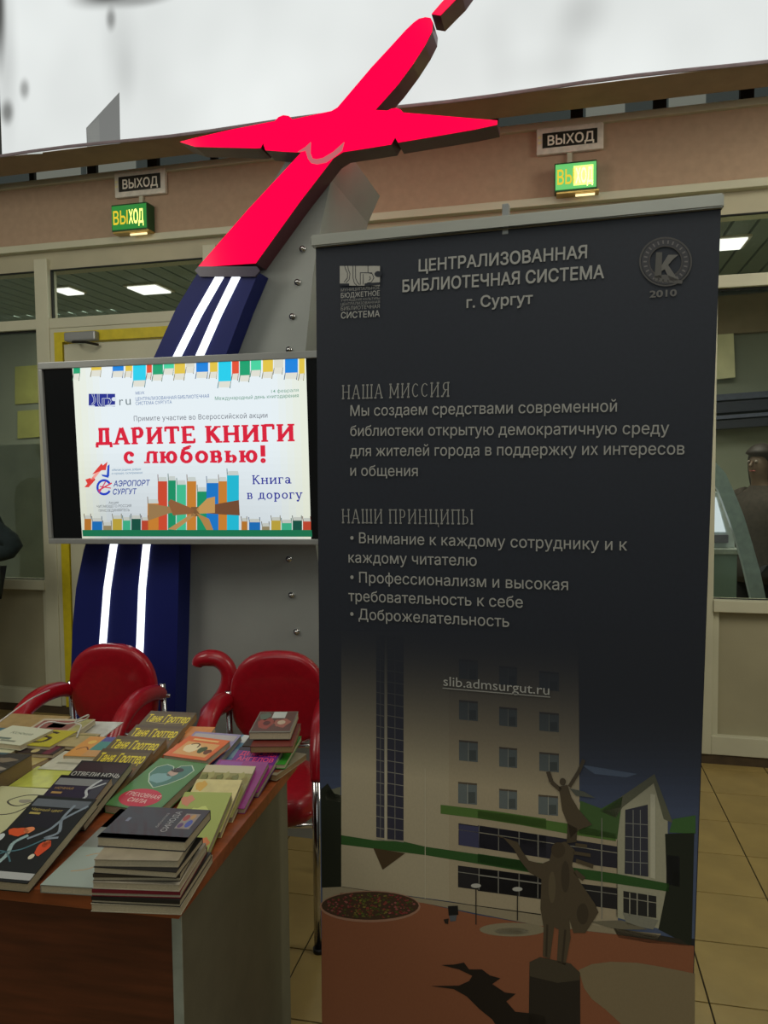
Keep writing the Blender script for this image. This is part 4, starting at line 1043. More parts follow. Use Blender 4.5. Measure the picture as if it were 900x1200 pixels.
# round emblem with the letter К
EM = (92, 90, 90)
pt.ell(780, 307, 31, 29, EM, 36, 0, 360, .93); pt.ell(780, 307, 28, 26.5, (74, 74, 80), 36, 0, 360, .70); pt.ell(780, 307, 20, 19, (92, 88, 86), 30, 0, 360, .93)
pt.L = 12
for i in range(26):
    t = i / 26 * 6.283; pt.PL([(780 + 22 * math.cos(t), 307 + 21 * math.sin(t)), (780 + 26 * math.cos(t), 307 + 25 * math.sin(t))], 1.6, (128, 124, 124))
pt.P([(769, 296), (776, 296), (775, 326), (767, 326)], (104, 102, 98)); pt.P([(775, 312), (783, 299), (795, 299), (789, 304), (783, 311), (795, 329), (785, 329), (779, 316), (775, 318)], (126, 124, 120)); pt.P([(766, 324), (780, 322), (800, 330), (799, 333), (768, 330)], (104, 102, 100))
pt.PT('2010', (761, 349), (793, 347), 8, (120, 118, 116), .03)
pt.build('printed_text', print_mat('banner_text_print', .6, 0, None, 0, .85), ban)

# ------------------------------------------------------------------ chairs
def rounded_pad(w_, h_, t_, ex=2.6, n=36, bulge=.35):
    """superellipse pad standing in the XZ plane, thickness along Y"""
    bm = bmesh.new(); rings = []
    prof = [(-.5, .90), (-.42, .965), (-.2, 1.0), (.2, 1.0), (.42, .965), (.5, .90)]
    for y, s in prof:
        rings.append([bm.verts.new((math.copysign(abs(math.cos(a)) ** (2 / ex), math.cos(a)) * w_ / 2 * s, y * t_, math.copysign(abs(math.sin(a)) ** (2 / ex), math.sin(a)) * h_ / 2 * s)) for a in [2 * math.pi * i / n for i in range(n)]])
    for k in range(len(rings) - 1):
        for i in range(n): bm.faces.new((rings[k][i], rings[k][(i + 1) % n], rings[k + 1][(i + 1) % n], rings[k + 1][i]))
    for rg, y, sg in ((rings[0], -.5, -1), (rings[-1], .5, 1)):
        prev = rg
        for s in (.7, .4):
            cur = [bm.verts.new((v.co.x * s / .9 if True else 0, (y + sg * bulge * (1 - s) * .35) * t_, v.co.z * s / .9)) for v in rg]
            for i in range(n): bm.faces.new((prev[i], prev[(i + 1) % n], cur[(i + 1) % n], cur[i]))
            prev = cur
        bm.faces.new(prev)
    return bm


def make_chair(label, mw, loop=None, grp='red waiting chairs behind the book table'):
    c = thing('waiting_chair', label, 'chair', mw, grp)
    W2 = .185
    bk = rounded_pad(.345, .36, .05, 2.5); bmesh.ops.rotate(bk, verts=bk.verts, cent=(0, 0, 0), matrix=Matrix.Rotation(R(8), 3, 'X')); bmesh.ops.translate(bk, verts=bk.verts, vec=(0, .0, .675))
    for v in bk.verts: v.co.y += -.25 * v.co.x ** 2 * 2
    obj('backrest', bk, M_red, c, True)
    st = rounded_pad(.35, .40, .085, 3.2); bmesh.ops.rotate(st, verts=st.verts, cent=(0, 0, 0), matrix=Matrix.Rotation(R(90), 3, 'X')); bmesh.ops.translate(st, verts=st.verts, vec=(0, -.22, .425))
    obj('seat', st, M_red, c, True)
    for sx in (-1, 1):
        x = sx * W2
        arm = spline([(x, -.01, .665), (x, -.08, .69), (x, -.2, .70), (x, -.31, .675), (x, -.385, .61), (x + sx * .0, -.415, .54)], 5)
        nA = len(arm); obj('armrest', tube(bmesh.new(), arm, [.014 + .017 * math.sin(math.pi * min(1, .18 + .75 * i / nA)) for i in range(nA)], 12, True, 1.0), M_red, c, True)
        lg1 = obj('leg', tube(bmesh.new(), [(x, -.415, .56), (x, -.42, .3), (x, -.42, .012)], .0150, 12), M_chrome, c, True)
        lg2 = obj('leg', tube(bmesh.new(), [(x, .03, .012), (x, .02, .4), (x, .0, .7)], .0115, 12), M_chrome, c, True)
        for y, lg in ((-.42, lg1), (.03, lg2)): obj('rubber_foot', cyl(bmesh.new(), (x, y, .007), .019, .014), M_black, lg, True)
        obj('pivot_bolt', tube(bmesh.new(), [(x - sx * .03, 0, .655), (x + sx * .028, 0, .655)], .0075, 10), M_chrome, c, True)
        obj('side_rail', tube(bmesh.new(), [(x, -.42, .385), (x, .018, .385)], .010, 10), M_chrome, c, True)
    obj('cross_bar', tube(bmesh.new(), [(-W2, -.36, .375), (W2, -.36, .375)], .009, 10), M_chrome, c, True)
    obj('cross_bar', tube(bmesh.new(), [(-W2, .0, .5), (W2, .0, .5)], .009, 10), M_chrome, c, True)
    return c


def place(px_, Y, rot):
    d = ray(*px_); t = Y / d.y; p = Vector((0, 0, CAMZ)) + d * t
    return Matrix.Translation((p.x, p.y, 0)) @ Matrix.Rotation(R(rot), 4, 'Z')


make_chair('red padded chrome chair under the left end of television', place((136, 800), 2.88, -8))
ch2 = make_chair('red padded chrome chair beside the banner, right of the others', place((327, 800), 2.74, -2))
# middle chair: only its upright curled arm shows between the two
inv = ch2.matrix_world.inverted()
pts = []
for x, y in ((231, 780), (234, 774), (245, 771), (257, 773), (266, 782), (269, 795), (265, 810), (256, 824), (244, 836)):
    d = ray(x, y); t = 2.86 / d.y; pts.append(inv @ (Vector((0, 0, CAMZ)) + d * t))
pts.append(Vector((-.185, -.04, .672)))
lp_ = spline(pts, 4)
tag(obj('curled_armrest', tube(bmesh.new(), lp_, [.020 + .012 * min(1, i / 8) for i in range(len(lp_))], 12), M_red, ch2, True), 'red padded arm curling up behind the left armrest')

# ------------------------------------------------------------------ table
tbl = thing('table', 'desk with cherry wood top and grey side panel, covered in books', 'table', TAB.m)
M_wood = mat('cherry_laminate', (150, 78, 40), .38, 0, .14, 9, 0, stretch=(.6, 6, 6), coat=.15)
M_wood2 = mat('dark_cherry_laminate', (92, 46, 24), .5, 0, .16, 9, 0, stretch=(.6, 6, 6))
TD = .68; TWd = 1.35
obj('tabletop', B(-TWd, 0, 0, TD, .722, .75, bev=.002), M_wood, tbl)
M_lam = mat('grey_laminate', (104, 102, 84), .55, 0, .05, 12); M_edge = mat('pale_edge_band', (160, 168, 156), .5)
for u in (0, -TWd + .02):
    obj('side_panel', B(u - .018, u - .001, .012, .60, 0, .722), M_lam, tbl)
    obj('edge_band', B(u - .0185, u - .0005, .009, .012, 0, .722), M_edge, tbl)
obj('front_panel', B(-TWd + .02, -.018, .016, .032, .06, .722), M_wood2, tbl)
TZ = .75

# ------------------------------------------------------------------ books
def P2(c): return lin(c)


def book(name, label, FLp, FRp, L, zt, th, cover, draw=None, tilt=0., z0=None, pages=None, grp='books on the table', near=False, w_=None, gloss=.35, rot=0., spine=None, cat='book'):
    """FLp, FRp: pixels of the far corners of the cover (near corners if near=True) at height zt"""
    if tilt and z0 is None: zt = TZ + .0006 + L * math.sin(R(tilt)) + th * math.cos(R(tilt))
    a, b = onz(*FLp, zt), onz(*FRp, zt); d = (b - a); d.z = 0; wd = d.length
    if w_: wd = w_
    ang = math.atan2(d.y, d.x) + R(rot)
    ex = Vector((math.cos(ang), math.sin(ang), 0)); ey = Vector((-ex.y, ex.x, 0))
    tl_ = R(tilt)
    zb_ = (zt - th) if z0 is None else z0
    # local origin at near-left bottom corner; tilt raises the far edge
    M3 = Matrix.Rotation(ang, 4, 'Z') @ Matrix.Rotation(tl_, 4, 'X')
    loc_top = M3 @ Vector((0, 0 if near else L, th))
    org = Vector((a.x, a.y, zt)) - loc_top
    if tilt: org.z = max(org.z, TZ + .0006)
    r = thing(name, label, cat, Matrix.Translation(org) @ M3, grp)
    ct_ = .0012
    cm = bmesh.new(); box(cm, 0, wd, 0, L, th - ct_, th); box(cm, 0, wd, 0, L, 0, ct_); box(cm, 0, ct_, 0, L, ct_, th - ct_)
    key = 'cover_%d_%d_%d' % cover
    cvo = obj('cover', cm, mat(key, cover, gloss, 0, .05, 40, 0, coat=.15), r)
    obj('page_block', B(ct_, wd - .0012, .0012, L - .0012, ct_, th - ct_), pages or M_paper, r)
    if draw:
        p = Print(step=.00016, sign=1); draw(p, wd, L)
        vs = [(x, b_ * 1.0, y) for (x, y, b_) in p.v]
        p.v = [(x, b_, y) for (x, y, b_) in p.v]         # (a, layer, b) -> (a, b, layer)
        o = p.build('cover_print', print_mat('book_print', .4, 0, None, .1), cvo); o.location = (0, 0, th)
    if spine:
        obj('spine_band', B(-.0004, .0, L * .1, L * .9, ct_, th - ct_), mat('spine_%d' % spine[0], spine, .5), r)
    return r


def rect(p, W_, L_, u0, v0, u1, v1, c): p.poly([(W_ * u0, L_ * v0), (W_ * u1, L_ * v0), (W_ * u1, L_ * v1), (W_ * u0, L_ * v1)], lin(c))
def blob(p, W_, L_, u, v, ru, rv, c, n=14, j=0.):
    p.poly([(W_ * (u + ru * (1 + j * math.sin(3 * t)) * math.cos(t)), L_ * (v + rv * (1 + j * math.cos(5 * t)) * math.sin(t))) for t in [6.283 * i / n for i in range(n)]], lin(c))
def tx(p, W_, L_, s, u0, u1, v, h, c, off=.01, dv=0.): p.text(s, (W_ * u0, L_ * v), (W_ * u1, L_ * (v + dv)), L_ * h, lin(c), off)
def curve(p, W_, L_, pts, wd, c):
    q = spline([Vector((W_ * a, L_ * b, 0)) for a, b in pts], 5)
    for i in range(len(q) - 1): p.line((q[i].x, q[i].y), (q[i + 1].x, q[i + 1].y), wd, lin(c))


# --- right column, from the far end forward; shingled paperbacks
def d_top(p, W_, L_):
    rect(p, W_, L_, .03, .05, .97, .97, (96, 62, 52)); p.L = 1
    blob(p, W_, L_, .3, .4, .2, .25, (150, 70, 56), 16, .15); blob(p, W_, L_, .7, .42, .2, .2, (160, 96, 80), 16, .2); blob(p, W_, L_, .2, .75, .14, .18, (96, 108, 92), 14, .2); p.L = 2
    rect(p, W_, L_, .38, .66, .72, .97, (196, 202, 196)); blob(p, W_, L_, .68, .45, .1, .1, (196, 176, 150)); blob(p, W_, L_, .32, .42, .09, .1, (88, 34, 30))
for k in range(4):
    book('paperback', 'brown-paged paperback in the far right stack, %s' % ('bottom one', 'second from the bottom', 'third from the bottom', 'just under the top book')[k], (304 + (k % 2) * 3, 848), (345 + (k % 2) * 3, 848), .17, .75 + .0175 * (k + 1), .0165,
         ((120, 84, 60), (150, 130, 100), (70, 60, 50), (110, 40, 34))[k], None, grp='far right stack of books', w_=.105, pages=M_paper2, rot=-4 + 5 * (k % 2))
book('paperback', 'top book of far right stack, reddish photo cover with pale label', (305, 834), (350, 833), .165, .842, .0185, (120, 116, 104), d_top, grp='far right stack of books', rot=-3)
book('paperback', 'bright green covered book on the right table edge under the far stack', (328, 862), (345, 862), .2, .782, .011, (60, 150, 50), None, w_=.06, rot=-4)
book('paperback', 'pale worn book overhanging the right edge of table beside chair', (338, 880), (356, 880), .15, .768, .014, (150, 140, 116), lambda p, W_, L_: rect(p, W_, L_, .1, .1, .9, .5, (130, 76, 56)), w_=.055, rot=-22, pages=M_paper2)


def d_demon(p, W_, L_):
    rect(p, W_, L_, 0, .0, 1, .60, (158, 44, 128)); rect(p, W_, L_, 0, .91, 1, 1, (44, 34, 50)); rect(p, W_, L_, 0, .6, 1, .91, (108, 40, 130)); p.L = 1
    tx(p, W_, L_, 'ДЕМОНЫ', .1, .94, .80, .095, (236, 60, 110), .02); tx(p, W_, L_, 'АНГЕЛОВ', .1, .94, .67, .095, (236, 90, 130), .02)
    blob(p, W_, L_, .4, .95, .12, .035, (120, 118, 120)); blob(p, W_, L_, .7, .94, .1, .04, (88, 78, 84)); rect(p, W_, L_, .1, .1, .9, .35, (150, 60, 120))
TL = 11.5
book('paperback', 'pale blue book with a white tag, under the photo-covered stack', (284, 861), (304, 863), .16, .79, .014, (110, 160, 190), lambda p, W_, L_: (rect(p, W_, L_, .1, .72, .9, 1, (216, 220, 216)), rect(p, W_, L_, .1, .2, .9, .5, (150, 180, 200))), w_=.062, tilt=6)
book('paperback', 'lilac-grey book behind the orange ones', (229, 857), (283, 861), .19, .798, .016, (150, 140, 178), lambda p, W_, L_: (rect(p, W_, L_, .05, .8, .95, .95, (186, 178, 176)), rect(p, W_, L_, .6, .05, .95, .7, (70, 60, 130)), rect(p, W_, L_, .1, .1, .5, .6, (190, 160, 190))), tilt=8, z0=.75)
book('paperback', 'thin orange book peeping out behind the lilac one', (218, 851), (250, 852), .18, .792, .012, (214, 140, 80), None, w_=.085, tilt=7)
book('paperback', 'deep violet book with black and magenta title lettering', (282, 875), (327, 878), .18, .795, .014, (96, 44, 120), d_demon, tilt=TL, w_=.112)


def d_orange(p, W_, L_):
    rect(p, W_, L_, .03, .03, .97, .97, (226, 110, 50)); p.L = 1; rect(p, W_, L_, .14, .12, .9, .74, (226, 170, 104)); p.L = 2
    blob(p, W_, L_, .4, .45, .18, .2, (240, 222, 176), 16, .1); blob(p, W_, L_, .66, .42, .09, .16, (70, 84, 40), 12, .2); blob(p, W_, L_, .82, .36, .08, .12, (110, 60, 30), 12, .2); p.L = 3
    curve(p, W_, L_, [(.3, .6), (.38, .68), (.48, .64), (.5, .5)], .004, (90, 50, 30)); rect(p, W_, L_, .2, .82, .8, .9, (240, 190, 120))
book('paperback', 'salmon orange book under the small orange one', (205, 871), (258, 876), .13, .785, .018, (222, 130, 92), lambda p, W_, L_: rect(p, W_, L_, .05, .05, .95, .3, (232, 150, 104)), w_=.135, tilt=5)
book('paperback', 'small orange book with a cartoon picture, in front of lilac book', (222, 862), (270, 868), .115, .812, .016, (222, 108, 54), d_orange, z0=.79, tilt=5)
book('paperback', 'purple book hidden under the green heart one', (225, 889), (252, 892), .15, .776, .014, (96, 70, 150), None, w_=.09, tilt=3)
book('paperback', 'magenta book between the violet and the cream-green ones', (257, 890), (313, 893), .18, .786, .013, (150, 50, 128), lambda p, W_, L_: rect(p, W_, L_, .06, .88, .5, .97, (150, 80, 160)), tilt=TL, w_=.125)


def d_cg(p, W_, L_):
    rect(p, W_, L_, 0, .84, 1, 1, (206, 196, 160)); rect(p, W_, L_, 0, 0, 1, .84, (150, 146, 84)); p.L = 1
    for i in range(9): blob(p, W_, L_, .1 + .1 * i, .72 + .06 * math.sin(i * 2.1), .07, .09, ((120, 124, 60), (170, 166, 104), (140, 130, 70))[i % 3], 10, .2)
    rect(p, W_, L_, .2, .3, .8, .5, (180, 170, 120))
book('paperback', 'cream book with an olive landscape, behind the plain cream one', (242, 896), (300, 898), .19, .787, .013, (196, 186, 146), d_cg, tilt=TL)
book('paperback', 'plain cream yellow book behind the lime green one', (231, 913), (284, 914), .18, .783, .014, (216, 204, 140), lambda p, W_, L_: (blob(p, W_, L_, .16, .86, .12, .1, (220, 176, 80), 14, .2), rect(p, W_, L_, .3, .2, .8, .3, (200, 180, 110))), tilt=TL)


def d_lime(p, W_, L_):
    rect(p, W_, L_, .0, .0, 1, 1, (168, 182, 92)); p.L = 1; blob(p, W_, L_, .14, .84, .13, .09, (214, 140, 110), 16, .25); blob(p, W_, L_, .5, .6, .2, .14, (204, 216, 120), 16, .2); blob(p, W_, L_, .82, .12, .14, .1, (220, 130, 70), 16, .25)
book('paperback', 'lime green book with orange blots behind the tall stack', (217, 928), (272, 929), .19, .778, .016, (160, 174, 88), d_lime, tilt=TL)


def d_heart(p, W_, L_):
    rect(p, W_, L_, .03, .02, .97, .98, (88, 142, 82)); p.L = 1
    hp_ = [(.5, .40), (.3, .5), (.14, .66), (.14, .8), (.28, .88), (.44, .85), (.5, .78), (.56, .88), (.74, .92), (.88, .82), (.84, .66), (.68, .5)]
    q = [(W_ * a, L_ * b) for a, b in hp_]; p.poly(q, lin((76, 130, 116)))
    blob(p, W_, L_, .47, .2, .38, .17, (206, 44, 70), 22); p.L = 2
    for i in range(len(q)): p.line(q[i], q[(i + 1) % len(q)], .0026, lin((196, 214, 190)))
    blob(p, W_, L_, .55, .72, .1, .07, (196, 168, 150)); blob(p, W_, L_, .58, .79, .12, .05, (60, 50, 50)); blob(p, W_, L_, .42, .6, .2, .1, (130, 176, 176), 14, .1); p.L = 3
    tx(p, W_, L_, 'ГРЕХОВНАЯ', .17, .8, .21, .07, (236, 196, 190), .02); tx(p, W_, L_, 'СИЛА', .3, .66, .11, .07, (236, 196, 190), .02)
book('paperback', 'green book with a heart-shaped picture and red oval', (188, 888), (241, 897), .215, .806, .02, (78, 132, 74), d_heart, tilt=7, rot=5)

# --- yellow-lettered series, four shingled copies with a fifth under the last
def d_yel(p, W_, L_):
    rect(p, W_, L_, 0, .0, 1, 1, (96, 80, 44)); p.L = 1; rect(p, W_, L_, .06, .1, .94, .6, (120, 84, 44)); rect(p, W_, L_, 0, .93, 1, 1, (84, 66, 40)); p.L = 2
    tx(p, W_, L_, 'Таня', .06, .38, .70, .2, (226, 206, 40), .03); tx(p, W_, L_, 'Гроттер', .44, .97, .70, .2, (226, 206, 40), .03)
    curve(p, W_, L_, [(.1, .7), (.5, .66), (.92, .7)], .002, (190, 170, 120))
ylab = ('brown book with yellow title lettering, farthest back of the cascade', 'brown book with bold yellow title, second from the far end', 'brown book with yellow title, third from the far end', 'brown book with yellow title, nearest of the cascade')
for k, (fl, fr_) in enumerate((((177, 833), (231, 835)), ((160, 849), (217, 851)), ((138, 862), (196, 865)), ((121, 877), (180, 879)))):
    book('hardback', ylab[k], fl, fr_, .195, .826 - .006 * k, .021, (112, 92, 54), d_yel, tilt=11, pages=M_paper2, grp='brown books with yellow titles', rot=-1)

# --- black cascade
def d_otv(p, W_, L_):
    rect(p, W_, L_, 0, 0, 1, 1, (22, 18, 20)); p.L = 1; rect(p, W_, L_, .05, .8, .98, .97, (48, 22, 28)); rect(p, W_, L_, .86, .0, 1, .7, (60, 60, 56)); p.L = 2
    tx(p, W_, L_, 'ОТВЕДИ НОЧЬ', .04, .98, .72, .075, (200, 200, 192), .01)
    for i in range(8): blob(p, W_, L_, .93 + .03 * math.sin(i), .1 + .07 * i, .03, .02, (150, 150, 146))
def d_pur(p, W_, L_):
    rect(p, W_, L_, 0, 0, 1, 1, (34, 24, 52)); rect(p, W_, L_, 0, .96, 1, 1, (22, 22, 22)); p.L = 1; rect(p, W_, L_, .03, .84, .8, .95, (130, 132, 132)); rect(p, W_, L_, .8, .0, 1, .95, (60, 60, 72)); p.L = 2
    tx(p, W_, L_, 'НОЧНАЯ', .1, .45, .77, .035, (176, 140, 80), .01); rect(p, W_, L_, .1, .70, .3, .73, (176, 140, 80))
    curve(p, W_, L_, [(.85, .95), (.72, .78), (.8, .66), (.55, .5)], .006, (190, 194, 196)); curve(p, W_, L_, [(.72, .78), (.98, .9)], .004, (190, 194, 196))
def d_flow(p, W_, L_):
    rect(p, W_, L_, 0, 0, 1, 1, (16, 22, 24)); p.L = 1; rect(p, W_, L_, .04, .86, .96, .96, (96, 104, 112)); rect(p, W_, L_, .0, .03, 1, .10, (176, 178, 176)); rect(p, W_, L_, .12, .60, .66, .84, (18, 20, 34)); p.L = 2
    tx(p, W_, L_, 'Черный цвет', .1, .62, .80, .035, (176, 160, 84), .01); rect(p, W_, L_, .12, .755, .3, .78, (176, 160, 84))
    curve(p, W_, L_, [(.96, .9), (.74, .72), (.66, .58), (.45, .46)], .006, (132, 146, 158)); curve(p, W_, L_, [(.74, .9), (.72, .72), (.84, .56), (.7, .48), (.9, .5)], .006, (132, 146, 158))
    curve(p, W_, L_, [(.72, .47), (.5, .34), (.25, .28), (.1, .12)], .004, (70, 110, 120)); curve(p, W_, L_, [(.3, .1), (.36, .26), (.3, .4), (.42, .5)], .008, (150, 176, 176)); curve(p, W_, L_, [(.05, .3), (.3, .3), (.5, .2)], .003, (70, 110, 120))
    p.L = 3
    blob(p, W_, L_, .22, .53, .16, .05, (214, 84, 36), 16, .15); blob(p, W_, L_, .36, .56, .08, .04, (232, 140, 90), 12, .1); blob(p, W_, L_, .80, .37, .09, .085, (214, 76, 36), 16, .15); blob(p, W_, L_, .8, .42, .05, .04, (236, 130, 80)); blob(p, W_, L_, .74, .27, .04, .03, (214, 206, 180))
    blob(p, W_, L_, .02, .45, .06, .05, (196, 204, 204)); blob(p, W_, L_, .06, .35, .05, .03, (120, 110, 120))
book('hardback', 'black book with pale spiky title, farthest of the dark cascade', (96, 891), (153, 895), .215, .822, .02, (20, 18, 18), d_otv, tilt=12.5, grp='dark glossy books in cascade', gloss=.2, rot=2)
book('hardback', 'violet-black book with silver band, middle of the dark cascade', (72, 908), (127, 914), .22, .815, .02, (24, 20, 28), d_pur, tilt=12.5, grp='dark glossy books in cascade', gloss=.2, rot=7)
book('hardback', 'black book with orange flowers, nearest of the dark cascade', (45, 932), (107, 941), .24, .797, .02, (16, 18, 20), d_flow, tilt=12.5, grp='dark glossy books in cascade', gloss=.2, rot=8)


def d_blu(p, W_, L_):
    rect(p, W_, L_, 0, 0, 1, 1, (132, 138, 130)); rect(p, W_, L_, 0, .72, 1, 1, (84, 80, 74)); p.L = 1
    rect(p, W_, L_, 0, 0, 1, .45, (158, 172, 162)); p.L = 2
    curve(p, W_, L_, [(.5, .86), (.42, .8), (.5, .76), (.6, .8), (.75, .84)], .004, (206, 200, 184)); blob(p, W_, L_, .45, .58, .16, .03, (176, 166, 130), 12, .2)
    curve(p, W_, L_, [(.2, .34), (.35, .38), (.5, .3), (.4, .2), (.2, .16)], .003, (190, 160, 120)); curve(p, W_, L_, [(.6, .5), (.7, .42), (.9, .4)], .003, (190, 160, 120)); blob(p, W_, L_, .8, .5, .14, .07, (150, 132, 104), 12, .2)
book('paperback', 'grey-blue book with cream curls lying left of the tall stack', (47, 1037), (112, 1047), .31, .765, .0145, (128, 130, 120), d_blu, near=True, w_=.15, rot=8, grp='books on the table')

# --- small white leaf under the stack top
# --- tall stack at the near right corner
def d_sin(p, W_, L_):
    rect(p, W_, L_, 0, 0, 1, 1, (44, 46, 54)); rect(p, W_, L_, 0, 0, 1, .12, (72, 76, 88)); p.L = 1
    rect(p, W_, L_, .76, .36, .93, .84, (150, 140, 130)); p.L = 2
    blob(p, W_, L_, .80, .7, .035, .1, (170, 60, 50)); blob(p, W_, L_, .88, .52, .035, .12, (60, 80, 170)); blob(p, W_, L_, .87, .74, .03, .08, (190, 150, 90)); blob(p, W_, L_, .8, .46, .03, .08, (90, 60, 110))
    # title runs from near edge to far edge
    p.text('СИНОДА', (W_ * .70, L_ * .24), (W_ * .69, L_ * .90), W_ * .07, lin((168, 170, 170)), .01)
    p.text('библиотека', (W_ * .57, L_ * .36), (W_ * .56, L_ * .82), W_ * .035, lin((150, 150, 150)), .01)
    rect(p, W_, L_, .13, .5, .17, .62, (120, 130, 150))
stk = [  # near-left px, near-right px at top, thickness, cover, label, rot
    ((105, 1054), (218, 1058), .0145, (180, 172, 150), 'thick cream paperback, bottom of the tall stack on the table corner', 0),
    ((107, 1042), (219, 1046), .011, (34, 32, 28), 'paperback with a black band, second from the bottom of tall stack', -1),
    ((109, 1032), (221, 1038), .012, (120, 24, 40), 'paperback with crimson cover, third from the bottom of tall stack', 1),
    ((111, 1019), (222, 1028), .0125, (190, 180, 160), 'pale paperback above the crimson one in the tall stack', 0),
    ((112, 1004), (220, 1018), .0125, (60, 52, 40), 'paperback with dark brown cover in the middle of tall stack', 3),
    ((113, 993), (219, 1007), .0115, (30, 28, 28), 'black-covered paperback, third from the top of tall stack', -3),
    ((113, 985), (221, 998), .012, (160, 150, 128), 'tan paperback, second from the top of tall stack', 2),
]
zc = TZ + .0005
CRN = TAB.pt(-.012, -.004, 0)
# bottom corner of the stack from the photo
nl = onz(105, 1069, TZ); nr = onz(217, 1071, TZ); e_ = (nr - nl).normalized(); eyv = Vector((-e_.y, e_.x, 0))
for k, (a_, b_, th, cv, lab, ro) in enumerate(stk):
    wd = .158 - .002 * k; Ld = .122 if k > 3 else .175 - .01 * k
    ang = math.atan2(e_.y, e_.x) + R(ro - 2)
    M3 = Matrix.Rotation(ang, 4, 'Z'); org = nl + e_ * (.002 + .0008 * k) + eyv * (.001 + .0012 * k); org.z = zc
    r = thing('paperback', lab, 'book', Matrix.Translation(org) @ M3, 'tall stack on the table corner')
    c = .0012; cm = bmesh.new(); box(cm, 0, wd, 0, Ld, th - c, th); box(cm, 0, wd, 0, Ld, 0, c); box(cm, 0, wd, Ld - c, Ld, c, th - c)
    obj('cover', cm, mat('stack_cover_%d' % k, cv, .5), r)
    obj('page_block', B(.001, wd - .001, .001, Ld - c, c, th - c), M_paper, r)
    if k in (1, 2, 4): obj('spine_band', B(.0, wd - .0, -.0006, .0009, th - .006, th), mat('stack_band_%d' % k, cv, .5), r)
    zc += th + .0003
ang = math.atan2(e_.y, e_.x)
M3 = Matrix.Rotation(ang + R(-5), 4, 'Z')
a_ = onz(114, 980, zc + .019); M4 = Matrix.Translation((a_.x, a_.y, zc)) @ M3
r = thing('hardback', 'dark navy book with a small coloured picture, top of the tall stack', 'book', M4, 'tall stack on the table corner')
wd, Ld, th = .162, .124, .0185
cm = bmesh.new(); box(cm, 0, wd, 0, Ld, th - .0015, th); box(cm, 0, wd, 0, Ld, 0, .0015); box(cm, 0, wd, Ld - .0015, Ld, .0015, th - .0015); obj('cover', cm, mat('navy_cover', (44, 46, 54), .4), r)
obj('page_block', B(.001, wd - .001, .001, Ld - .0015, .0015, th - .0015), M_paper, r)
p = Print(step=.00016, sign=1); d_sin(p, wd, Ld); p.v = [(x, b_, y) for (x, y, b_) in p.v]; o = p.build('cover_print', print_mat('book_print', .4), r); o.location = (0, 0, th)

# --- left field: flat books, leaflets and packets
def d_ks(p, W_, L_):
    rect(p, W_, L_, 0, 0, 1, 1, (206, 208, 182)); p.L = 1; tx(p, W_, L_, 'Ксюша', .3, .8, .55, .14, (120, 130, 110), 0); rect(p, W_, L_, .1, .22, .55, .32, (110, 124, 112)); rect(p, W_, L_, .4, .12, .75, .2, (130, 136, 118))
def d_s(p, W_, L_):
    rect(p, W_, L_, 0, 0, 1, 1, (186, 176, 40)); p.L = 1; curve(p, W_, L_, [(.5, .8), (.2, .85), (.15, .6), (.5, .5), (.45, .25), (.1, .2)], .011, (60, 44, 24))
def d_9(p, W_, L_):
    rect(p, W_, L_, 0, 0, 1, 1, (196, 196, 150)); p.L = 1; curve(p, W_, L_, [(.95, .86), (.6, .84), (.45, .7), (.7, .62), (.9, .8)], .004, (70, 66, 60)); curve(p, W_, L_, [(.9, .82), (.8, .5), (.5, .44), (.1, .55)], .004, (70, 66, 60)); blob(p, W_, L_, .7, .72, .1, .04, (150, 146, 130), 12, .2); blob(p, W_, L_, .4, .2, .2, .07, (170, 150, 120), 12, .2)
def d_dk(p, W_, L_):
    rect(p, W_, L_, 0, 0, 1, 1, (44, 30, 34)); p.L = 1; blob(p, W_, L_, .4, .2, .1, .14, (190, 176, 120)); rect(p, W_, L_, .68, 0, .9, .6, (110, 40, 60)); tx(p, W_, L_, 'Роман', .1, .5, .55, .2, (80, 60, 60), 0)
book('leaflet', 'teal covered book at the far left end of the table', (-30, 852), (12, 853), .16, .775, .012, (70, 110, 124), None, w_=.13)
book('box_lid', 'plain kraft board lying flat at the back left of table', (15, 836), (52, 838), .17, .7525, .002, (170, 142, 92), None, w_=.2, cat='board')
book('book_lid', 'white book with faint grey title near the left back', (15, 850), (63, 855), .125, .792, .014, (206, 208, 182), d_ks) if False else book('paperback', 'white book with faint grey title near the left back', (15, 850), (63, 855), .125, .792, .014, (206, 208, 182), d_ks)
book('paperback', 'yellow book with a dark curled letter, right of white book', (60, 855), (90, 857), .12, .784, .012, (186, 176, 40), d_s)
book('paperback', 'beige book with olive curved lines behind the patchwork one', (84, 858), (118, 860), .1, .778, .01, (176, 160, 112), lambda p, W_, L_: curve(p, W_, L_, [(.05, .4), (.4, .8), (.95, .85)], .006, (110, 110, 40)))
def d_pat(p, W_, L_):
    rect(p, W_, L_, 0, 0, .42, 1, (214, 150, 70)); rect(p, W_, L_, .42, .3, 1, .75, (70, 140, 130)); rect(p, W_, L_, .42, .75, 1, 1, (80, 80, 150)); rect(p, W_, L_, .42, 0, 1, .3, (200, 150, 90)); p.L = 1
    curve(p, W_, L_, [(.1, .3), (.25, .45), (.4, .3)], .004, (120, 60, 30)); blob(p, W_, L_, .25, .7, .1, .1, (230, 190, 90))
book('paperback', 'patchwork orange, teal and blue book beside the yellow titles', (106, 863), (138, 864), .14, .78, .013, (210, 150, 70), d_pat, w_=.11)
book('paperback', 'dark maroon little book in front of the white and yellow ones', (45, 867), (86, 869), .095, .775, .011, (44, 30, 34), d_dk)
book('paperback', 'cream blank booklet left of the maroon one', (-12, 868), (33, 871), .12, .776, .011, (204, 204, 172), None)
